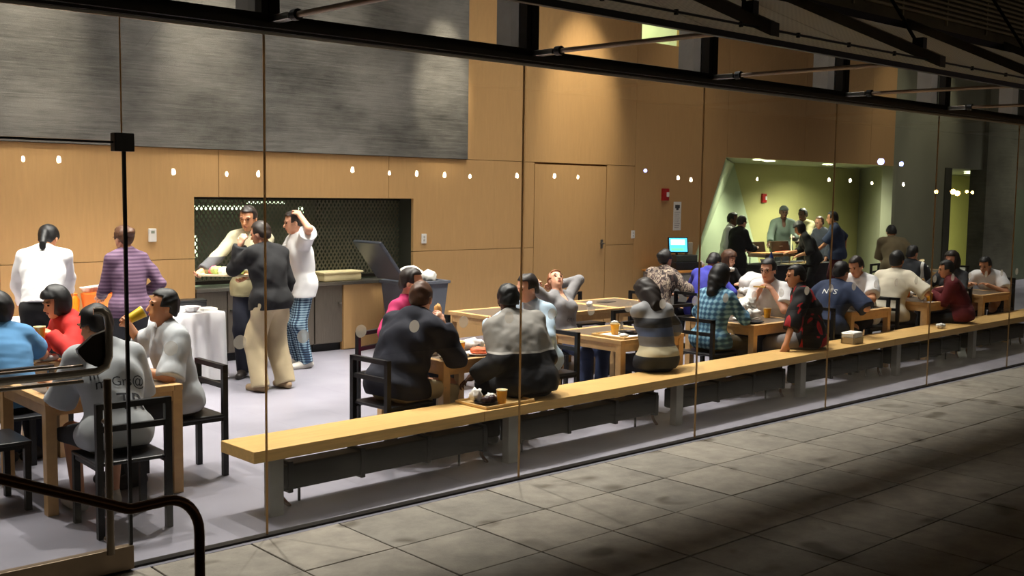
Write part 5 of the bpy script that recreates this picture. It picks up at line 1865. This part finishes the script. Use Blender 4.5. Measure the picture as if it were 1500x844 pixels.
food('omelette', (5.84, 6.62, tz), (.05, .05, .02), mat('yellow_food', S(232, 196, 96), .6), 'yellow food beside the grey jacket sleeve', 62)
for k, (xx, yy) in enumerate(((5.70, 6.70), (5.40, 6.90))):
    thing('salt_shaker', MB().lathe([(0, 0), (.016, 0), (.014, .05), (.016, .055), (.01, .07), (0, .072)], 12), CHROME, ['salt shaker near the plate of orange food', 'salt shaker behind the two amber cups'][k], 'shaker', (xx, yy, tz), smooth=True)

# tray table
tz = .722
tray((7.56, 6.74, tz), 0, .52, .42, 'birch tray with paper mat, cup and black plate')
thing('paper_mat', MB().box((-.22, -.17, 0), (.22, .17, .003)), PAPER, 'white paper mat lining the birch tray', 'paper', (7.56, 6.74, tz + .008))
plate((7.62, 6.76, tz + .012), 'black plate on the birch tray', BLACKPLATE, .11)
food('dark_scraps', (7.62, 6.76, tz + .022), (.05, .045, .015), mat('dark_food', S(58, 44, 38), .5), 'dark scraps on the black plate', 71)
cup('amber', (7.46, 6.80, tz + .011), 'amber cup standing on the birch tray')
cup('amber', (7.84, 6.60, tz), 'amber cup by the striped sweater\'s elbow')
wad((7.46, 6.80, tz + .118), (.035, .03, .012), 'crumpled napkin stuffed on top of the tray cup', 74)
wad((7.98, 6.82, tz), (.12, .10, .045), 'large white napkin heap on the tray table', 72, amp=.12)
wad((7.36, 6.60, tz + .011), (.045, .04, .02), 'small napkin on the left end of the birch tray', 73)
thing('fork', MB().box((-.08, -.006, 0), (.05, .006, .004)).box((.05, -.012, 0), (.10, .012, .004)), CHROME, 'steel fork lying by the large napkin heap', 'fork', (7.78, 6.80, tz), .4)
thing('pepper_mill', MB().lathe([(0, 0), (.018, 0), (.013, .04), (.017, .07), (.008, .09), (0, .092)], 12), CHROME, 'steel shaker standing behind the birch tray', 'shaker', (7.80, 7.02, tz), smooth=True)
thing('dark_crumb', MB().blob((0, 0, .012), (.03, .02, .012), .2, 2), mat('dark_food', S(58, 44, 38), .5), 'dark scrap on the near edge of the tray table', 'food', (7.72, 6.545, tz), smooth='all')

# napkin table
tz = .713
plate((9.62, 6.86, tz), 'white plate under the tall napkin pile', r=.15)
for k, (dx, dy, dz, r_) in enumerate(((0, 0, 0, (.14, .12, .07)), (.05, .03, .10, (.10, .09, .07)), (-.07, .02, .07, (.09, .08, .06)))):
    wad((9.62 + dx, 6.86 + dy, tz + .01 + dz), r_, ['broad lowest napkin of the tall pile', 'topmost napkin of the tall pile', 'napkin on the left shoulder of the tall pile'][k], 80 + k, amp=.28)
plate((9.45, 6.64, tz), 'flat black plate on the near left of the napkin table', BLACKPLATE, .10)
food('crusts', (9.48, 7.1, tz), (.06, .05, .025), BREAD, 'bread crusts behind the napkin pile', 84)
cup('amber', (10.0, 6.86, tz), 'amber cup before the man in glasses')
cup('yellow', (9.40, 7.05, tz), 'yellow cup on the denim woman\'s side of the table')

# dispenser table and bench
STEEL = CHROME


def dispenser(loc, rz, label, w, d, h_, m):
    o = empty('napkin_dispenser', loc, rz, label, 'dispenser')
    MB().box((-w / 2, -d / 2, 0), (w / 2, d / 2, h_ * .55), .006).obj('case', m, o)
    MB().box((-w / 2 + .01, -d / 2 + .005, h_ * .5), (w / 2 - .01, d / 2 - .005, h_), .012).obj('napkin_stack', PAPER, o)
    MB().tube([(-w / 2 - .006, -d / 2 + .01, 0), (-w / 2 - .006, -d / 2 + .01, h_ * .9), (-w / 2 - .006, d / 2 - .01, h_ * .9), (-w / 2 - .006, d / 2 - .01, 0)], .006, 6).obj('end_plate', CHROME, o)
    return o


dispenser((11.60, 6.72, .723), .1, 'steel napkin dispenser on the table by the navy T-shirt', .26, .18, .15, STEEL)
dispenser((10.66, 6.20, .452), .08, 'white napkin dispenser standing on the bench', .22, .16, .125, mat('beige_case', S(196, 178, 144), .5))
thing('salt_shaker', MB().lathe([(0, 0), (.018, 0), (.015, .05), (.018, .055), (.01, .07), (0, .072)], 12), CHROME, 'steel shaker right of the steel napkin dispenser', 'shaker', (11.86, 6.80, .723), smooth=True)
thing('keys', MB().box((-.05, -.03, 0), (.05, .03, .02), .006), BLACKPLASTIC, 'small black purse right of the steel dispenser', 'purse', (11.95, 6.70, .723), .3)
wad((12.78, 6.24, .452), (.07, .05, .03), 'white napkin wad alone on the bench', 91)
tb = tray((5.36, 6.10, .452), math.radians(1.7), .50, .36, 'birch tray lying on the bench with plums and a cup')
cup('amber', (5.33, 5.99, .463), 'amber cup on the tray on the bench')
plate((5.24, 6.06, .462), 'black plate of plums on the bench tray', BLACKPLATE, .10)
for k, (dx, dy) in enumerate(((-.03, -.02), (.035, -.01))):
    food('plum', (5.24 + dx, 6.05 + dy, .472), (.036, .034, .03), PLUM, ['left dark plum on the bench tray', 'right dark plum on the bench tray'][k], 95 + k, 'fruit')
wad((5.22, 6.16, .462), (.05, .045, .05), 'peaked white napkin at the left of the bench tray', 97, amp=.3)
wad((5.34, 6.13, .462), (.05, .04, .028), 'white napkin behind the plums on the bench tray', 98)

# table with orange juice, far tables
tz = .723
cup('amber', (13.30, 6.66, tz), 'amber cup by the maroon sleeve')
cup('orange', (13.55, 7.10, tz), 'orange juice cup at the back of the maroon boy\'s table')
food('oranges', (13.50, 7.22, tz), (.09, .08, .06), ORANGEF, 'orange fruit heap beyond the cream T-shirt', 101)
wad((13.62, 7.12, tz), (.08, .07, .04), 'white napkins beside the orange fruit', 102)
thing('napkin', MB().box((-.09, -.06, 0), (.09, .06, .004)), PAPER, 'flat white napkin on the near edge before the maroon boy', 'napkin', (13.12, 6.60, tz), .2)
tz = .738
cup('amber', (16.0, 8.32, tz), 'amber cup left on the white box table')
cup('amber', (16.3, 8.4, tz), 'amber cup right on the white box table')
for k, (xx, yy) in enumerate(((16.42, 8.72), (16.1, 8.55))):
    thing('takeaway_box', MB().box((-.11, -.09, 0), (.11, .09, .07), .01), WHITE, ['white takeaway box at the far corner of its table', 'white takeaway box between the amber cups'][k], 'box', (xx, yy, tz), .2)
plate((16.2, 8.25, tz), 'white plate on the white box table', r=.13)
food('pasta', (16.2, 8.25, tz + .012), (.08, .08, .025), BREAD, 'pasta on the plate between far cups', 103)
plate((15.9, 8.6, tz), 'second white plate at the back of the white box table', r=.13)
# purple sweater table
for k, (xx, yy, r_) in enumerate(((11.85, 8.45, (.10, .08, .05)), (12.05, 8.65, (.09, .07, .04)), (12.2, 8.5, (.06, .05, .03)))):
    wad((xx, yy, .738), r_, ['napkin heap before the royal blue sweater', 'napkins in the middle of the auburn woman\'s table', 'napkin on the right of the auburn woman\'s table'][k], 110 + k)
thing('plastic_bag', MB().blob((0, 0, .13), (.19, .15, .15), .12, 3, 5, 7), mat('white_bag', S(226, 224, 226), .5), 'large white plastic bag of boxes behind the man in glasses', 'bag', (12.16, 8.60, .738), smooth='all')
cup('amber', (12.05, 8.36, .738), 'amber cup near the white plastic bag')
cup('yellow', (12.28, 8.42, .738), 'yellow cup right of the white plastic bag')
# back row pieces
thing('salt_shaker', MB().lathe([(0, 0), (.022, 0), (.018, .07), (.022, .08), (.012, .10), (0, .102)], 12), CHROME, 'steel salt cellar on the third back-row table', 'shaker', (9.98, 8.62, .738), smooth=True)
wad((9.06, 8.66, .738), (.04, .035, .03), 'white napkin on the middle back-row table', 120)
for k, (xx, yy) in enumerate(((7.9, 8.75), (8.7, 8.8), (9.6, 8.9))):
    thing('menu_card', MB().box((-.11, -.07, 0), (.11, .07, .006)), mat('dark_card', S(60, 52, 44), .6), ['dark card on the back-row table by the bin', 'dark card on the middle back-row table', 'dark card on the salt cellar table'][k], 'card', (xx, yy, .738), .1 * k)

# ------------------------------------------------------------------ the buffet along the wood wall
bt = empty('buffet_table', (2.4, 10.55, 0), 0, 'folding buffet table hidden under white linen', 'table')
MB().box((0, 0, .715), (2.98, .75, .74), .004).obj('tabletop', mat('folding_top', S(180, 170, 150), .6), bt)
for sx in (.12, 2.86):
    for sy in (.08, .67):
        MB().tube([(sx, sy, 0), (sx, sy, .715)], .015, 8).obj('leg', BLACKMETAL, bt)


def drape(name, x0, x1, y0, y1, ztop, label):
    mb = MB()
    per = []
    r = .08
    n = 0

    def edge(ax, ay, bx, by, cnt):
        for i in range(cnt):
            f = i / cnt
            per.append((ax + (bx - ax) * f, ay + (by - ay) * f))
    k = 46
    edge(x0, y0, x1, y0, k * 3)
    edge(x1, y0, x1, y1, k)
    edge(x1, y1, x0, y1, k * 3)
    edge(x0, y1, x0, y0, k)
    cx, cy = (x0 + x1) / 2, (y0 + y1) / 2
    rings = []
    for zi, (z, out) in enumerate(((ztop, -.01), (ztop - .012, .004), (ztop - .10, .012), (ztop - .35, .03), (.02, .055))):
        ring = []
        for i, (px, py) in enumerate(per):
            w = (.5 + .5 * math.sin(i * .85 + .6 * math.sin(i * .21))) * out * 1.5
            nx = -1 if abs(px - x0) < 1e-6 else 1 if abs(px - x1) < 1e-6 else 0
            ny = -1 if abs(py - y0) < 1e-6 else 1 if abs(py - y1) < 1e-6 else 0
            if out < 0:
                w = out
            ring.append(mb.bm.verts.new((px + nx * w, py + ny * w, z)))
        rings.append(ring)
    m = len(per)
    for a, b in zip(rings, rings[1:]):
        for i in range(m):
            mb.bm.faces.new((a[i], a[(i + 1) % m], b[(i + 1) % m], b[i]))
    mb.bm.faces.new(rings[0][::-1])
    return thing(name, mb, CLOTH, label, 'tablecloth', smooth='all')


drape('tablecloth', 2.38, 5.40, 10.53, 11.32, .745, 'white linen cloth hanging in folds over the buffet table')
bz = .747
bb = empty('card_box', (5.26, 11.08, bz), -.2, 'flat black box on the right end of the buffet cloth', 'box')
MB().box((-.16, -.10, 0), (.16, .10, .07), .006).obj('body', BLACKPLASTIC, bb)
MB().box((-.165, -.105, .07), (.165, .105, .088), .005).obj('lid', BLACKPLASTIC, bb)
thing('glass_jar', MB().lathe([(0, 0), (.04, 0), (.045, .09), (.03, .11), (.03, .14), (.026, .14), (.026, .11), (.04, .088), (.036, .005), (0, .005)], 16), mat('pale_jar', S(206, 206, 196), .15), 'small pale glass jar behind the flat black box', 'jar', (4.98, 11.15, bz), smooth=True)
tray((4.75, 10.78, bz), .05, .42, .30, 'white tray near the front of the buffet cloth', WHITE)
thing('clear_bowl', MB().lathe([(0, 0), (.05, 0), (.10, .06), (.096, .06), (.046, .006), (0, .006)], 20), mat('clear_plastic', S(214, 214, 218), .12), 'clear plastic bowl on the front edge of the buffet cloth', 'bowl', (5.08, 10.66, bz), smooth=True)
for k in range(3):
    thing('napkin_stack', MB().box((-.08, -.08, 0), (.08, .08, .03 + .01 * k), .006), PAPER, ['white napkin stack on the right buffet corner', 'white napkin stack in the middle of the buffet', 'tall white napkin stack beside the pinned-up hair'][k], 'napkins', ((5.28, 5.0, 4.6)[k], (10.70, 10.95, 11.05)[k], bz), .3 * k)
ob = empty('juice_tub', (4.22, 10.98, bz), 0, 'orange tub topped with white bowls on the buffet', 'tub')
MB().lathe([(0, 0), (.14, 0), (.17, .22), (.165, .22), (.13, .01), (0, .01)], 24).obj('tub', mat('orange_tub', S(232, 130, 52), .5), ob, True)
for k in range(5):
    thing('paper_bowl', MB().lathe([(0, 0), (.05, 0), (.085, .05), (.08, .05), (.045, .006), (0, .006)], 18), WHITE, 'white paper bowl on the orange tub, %s of the slanting stack' % ('leftmost', 'second from the left', 'in the middle', 'second from the right', 'rightmost')[k], 'bowl', (4.12 + .045 * k, 10.98, bz + .235 + .004 * k), 0, 'paper bowls stacked on the orange tub', smooth=True)
for k, (xx, yy) in enumerate(((3.86, 10.85), (3.98, 11.05))):
    t_ = thing('juice_jug', MB().lathe([(0, 0), (.065, 0), (.075, .16), (.05, .2), (.055, .22), (0, .21)], 18), ORANGEJ, ['amber jug under the server\'s hand', 'amber jug behind the server\'s hand'][k], 'jug', (xx, yy, bz), smooth=True)
thing('dark_tray', MB().box((-.2, -.14, 0), (.2, .14, .05), .01), BLACKPLASTIC, 'dark tray on the buffet beside the server', 'tray', (3.72, 10.74, bz))
food('fruit_pile', (3.1, 10.85, bz), (.14, .12, .08), ORANGEF, 'orange fruit pile at the left of the buffet', 131)

# ------------------------------------------------------------------ till on a cabinet by the wood wall
tc = empty('till_cabinet', (13.35, 10.95, 0), 0, 'wood topped grey cabinet carrying the till', 'cabinet')
MB().box((0, 0, 0), (1.1, .62, .80)).obj('body', GREYPAINT, tc)
MB().box((-.02, -.02, .80), (1.12, .64, .835), .004).obj('top', mat_wood('till_top', S(206, 140, 70), .1, (2, 8, 8), .4), tc)
MB().box((.53, -.004, .02), (.545, 0, .78)).obj('door_gap', BLACKMETAL, tc)
tl = empty('till', (13.8, 11.15, .836), math.radians(-14), 'black cash register with a bright cyan screen', 'till')
MB().box((-.26, -.2, 0), (.26, .2, .13), .008).obj('drawer', BLACKPLASTIC, tl)
MB().box((-.20, -.14, .13), (.22, .16, .24), .01).obj('keyboard_case', mat('till_grey', S(54, 56, 52), .5), tl)
sc_ = MB().box((-.17, -.015, -.13), (.17, .015, .13), .008).obj('screen_case', BLACKPLASTIC, tl)
sc_.location = (-.10, -.03, .40)
sc_.rotation_euler = (math.radians(-12), 0, math.radians(-18))
MB().box((-.15, -.018, -.11), (.15, -.015, .11)).obj('screen_blue', mat_emit('screen_blue', (.10, .55, .9, 1), 1.6), sc_)
MB().box((-.125, -.021, .0), (.11, -.018, .09)).obj('screen_text', mat_emit('screen_pale', (.75, .95, 1, 1), 1.8), sc_)
MB().box((-.125, -.021, -.095), (.09, -.018, -.05)).obj('screen_green', mat_emit('screen_green', (.2, .85, .45, 1), 1.2), sc_)
MB().box((.10, -.02, .24), (.21, .06, .44), .008).obj('pole_display', mat('display_beige', S(170, 160, 140), .5), tl)
MB().tube([(-.1, 0, .24), (-.1, 0, .36)], .02, 10).obj('screen_neck', BLACKPLASTIC, tl)
wad((13.3, 11.0, .836) if False else (14.38, 11.2, .836), (.05, .05, .06), 'white paper roll beside the till', 140)

# ------------------------------------------------------------------ chafing dishes in the recess
ct = empty('serving_table', (17.02, 11.62, 0), 0, 'long serving table in the recess with a dark skirt', 'table')
MB().box((0, 0, .72), (2.2, .75, .75), .004).obj('tabletop', mat('dark_linen', S(46, 44, 50), .9), ct)
MB().box((.02, .02, .03), (2.18, .73, .72)).obj('skirt', mat('dark_linen', S(46, 44, 50), .9), ct)
COPPER = mat('brown_steel', S(112, 92, 74), .3, .7)
for k, (xx, rzz) in enumerate(((17.35, .02), (18.15, 0))):
    cd_ = empty('chafing_dish', (xx, 11.98, .752), rzz, ['chafing dish with an open lid nearer the black coat', 'chafing dish with an open lid before the knit cap server'][k], 'chafing dish')
    MB().box((-.30, -.20, .14), (.30, .20, .21), .01).obj('pan', COPPER, cd_)
    MB().box((-.27, -.17, .20), (.27, .17, .222), .006).obj('food_fill', [BREAD, ORANGEF][k], cd_)
    lid = MB().box((-.30, -.02, 0), (.30, .02, .22), .015).obj('lid', COPPER, cd_)
    lid.location = (0, .21, .20)
    lid.rotation_euler = (math.radians(-12), 0, 0)
    MB().tube([(-.05, -.03, .11), (0, -.06, .11), (.05, -.03, .11)], .008, 6).obj('lid_handle', CHROME, lid)
    for sx in (-1, 1):
        for sy in (-1, 1):
            MB().tube([(sx * .27, sy * .17, 0), (sx * .27, sy * .17, .15)], .010, 6).obj('leg', CHROME, cd_)
tray((17.75, 11.52 + .12, .752), 0, .46, .26, 'pale tray at the near edge of the serving table', mat('cream_tray', S(238, 222, 182), .5))
tray((18.45, 11.72, .752), .1, .50, .30, 'wooden tray by the hand of the person in navy')
thing('glass_bowl', MB().lathe([(0, 0), (.07, 0), (.13, .10), (.125, .10), (.065, .006), (0, .006)], 20), mat('clear_plastic', S(214, 214, 218), .12), 'clear bowl at the left end of the serving table', 'bowl', (17.2, 11.85, .752), smooth=True)
food('red_food', (18.75, 11.86, .752), (.12, .10, .05), mat('red_sauce', S(190, 70, 50), .5), 'red food heap on the right of the serving table', 151)
thing('water_bottle', MB().lathe([(0, 0), (.04, 0), (.042, .16), (.018, .21), (.018, .25), (0, .25)], 14), mat('bottle_blue', S(40, 70, 150), .3), 'blue bottle on the serving table beside the clear bowl', 'bottle', (17.12, 11.70, .752), smooth=True)
thing('ladle', MB().tube([(0, 0, 0), (.20, .14, .32)], .012, 6), mat('pale_handle', S(226, 226, 180), .5), 'pale serving spoon sloping out of the right chafing dish', 'spoon', (18.20, 11.98, .97))
plate((16.66, 11.84, 1.09), 'white plate held out by the black coat', r=.13)
food('plate_salad', (16.66, 11.84, 1.10), (.08, .07, .035), GREENF, 'salad on the plate held by the black coat', 155)

# ------------------------------------------------------------------ lettering printed on clothing
def print_text(person_key, txt, size, up_off, right_off, material, side=-1, name='print', squeeze=1.0):
    """lay flat lettering on the garment by casting it onto the shirt"""
    p = PEOPLE[person_key]
    cu = bpy.data.curves.new(name, 'FONT')
    cu.body = txt
    cu.size = size
    cu.align_x = 'CENTER'
    cu.align_y = 'CENTER'
    cu.resolution_u = 3
    ob = bpy.data.objects.new('tmp_text', cu)
    COL.objects.link(ob)
    dg = bpy.context.evaluated_depsgraph_get()
    me = bpy.data.meshes.new_from_object(ob.evaluated_get(dg))
    bpy.data.objects.remove(ob)
    bm = bmesh.new()
    bm.from_mesh(me)
    for _ in range(2):
        le = [e for e in bm.edges if e.calc_length() > size * .12]
        if le:
            bmesh.ops.subdivide_edges(bm, edges=le, cuts=1)
    bmesh.ops.triangulate(bm, faces=bm.faces)
    sm = p['shirt'].data
    bvh = BVHTree.FromPolygons([v.co for v in sm.vertices], [tuple(q.vertices) for q in sm.polygons])
    R, Fw, U = (Vector(v) for v in p['f2'])
    c0 = Vector(p['chl']) + U * up_off + R * right_off
    out = Fw * side
    dead = []
    for v in bm.verts:
        q = c0 + R * (v.co.x * squeeze * (-side)) + U * v.co.y
        hit, nrm, _, _ = bvh.ray_cast(q + out * .5, -out)
        if hit is None:
            dead.append(v)
        else:
            v.co = hit + nrm * .0035
    bmesh.ops.delete(bm, geom=dead, context='VERTS')
    m2 = bpy.data.meshes.new(name)
    bm.to_mesh(m2)
    bm.free()
    m2.materials.append(material)
    o = bpy.data.objects.new(name, m2)
    link(o, p['root'])
    return o


DKINK = mat('black_print', S(52, 54, 60), .8)
print_text('tee', 'ill', .085, -.01, -.13, DKINK, name='lettering')
print_text('tee', 'm Grs@', .085, -.07, .02, DKINK, name='lettering')
print_text('tee', 'TR', .15, -.20, .06, DKINK, name='lettering')
print_text('navytee', 'NTS', .10, .02, 0, mat('white_print', S(210, 210, 206), .8), name='lettering')
print_text('stretch', 'OIEAV', .05, -.13, 0, mat('grey_print', S(72, 70, 74), .8), side=1, name='lettering')
# white stripe on the track top, navy badges on the white sleeves
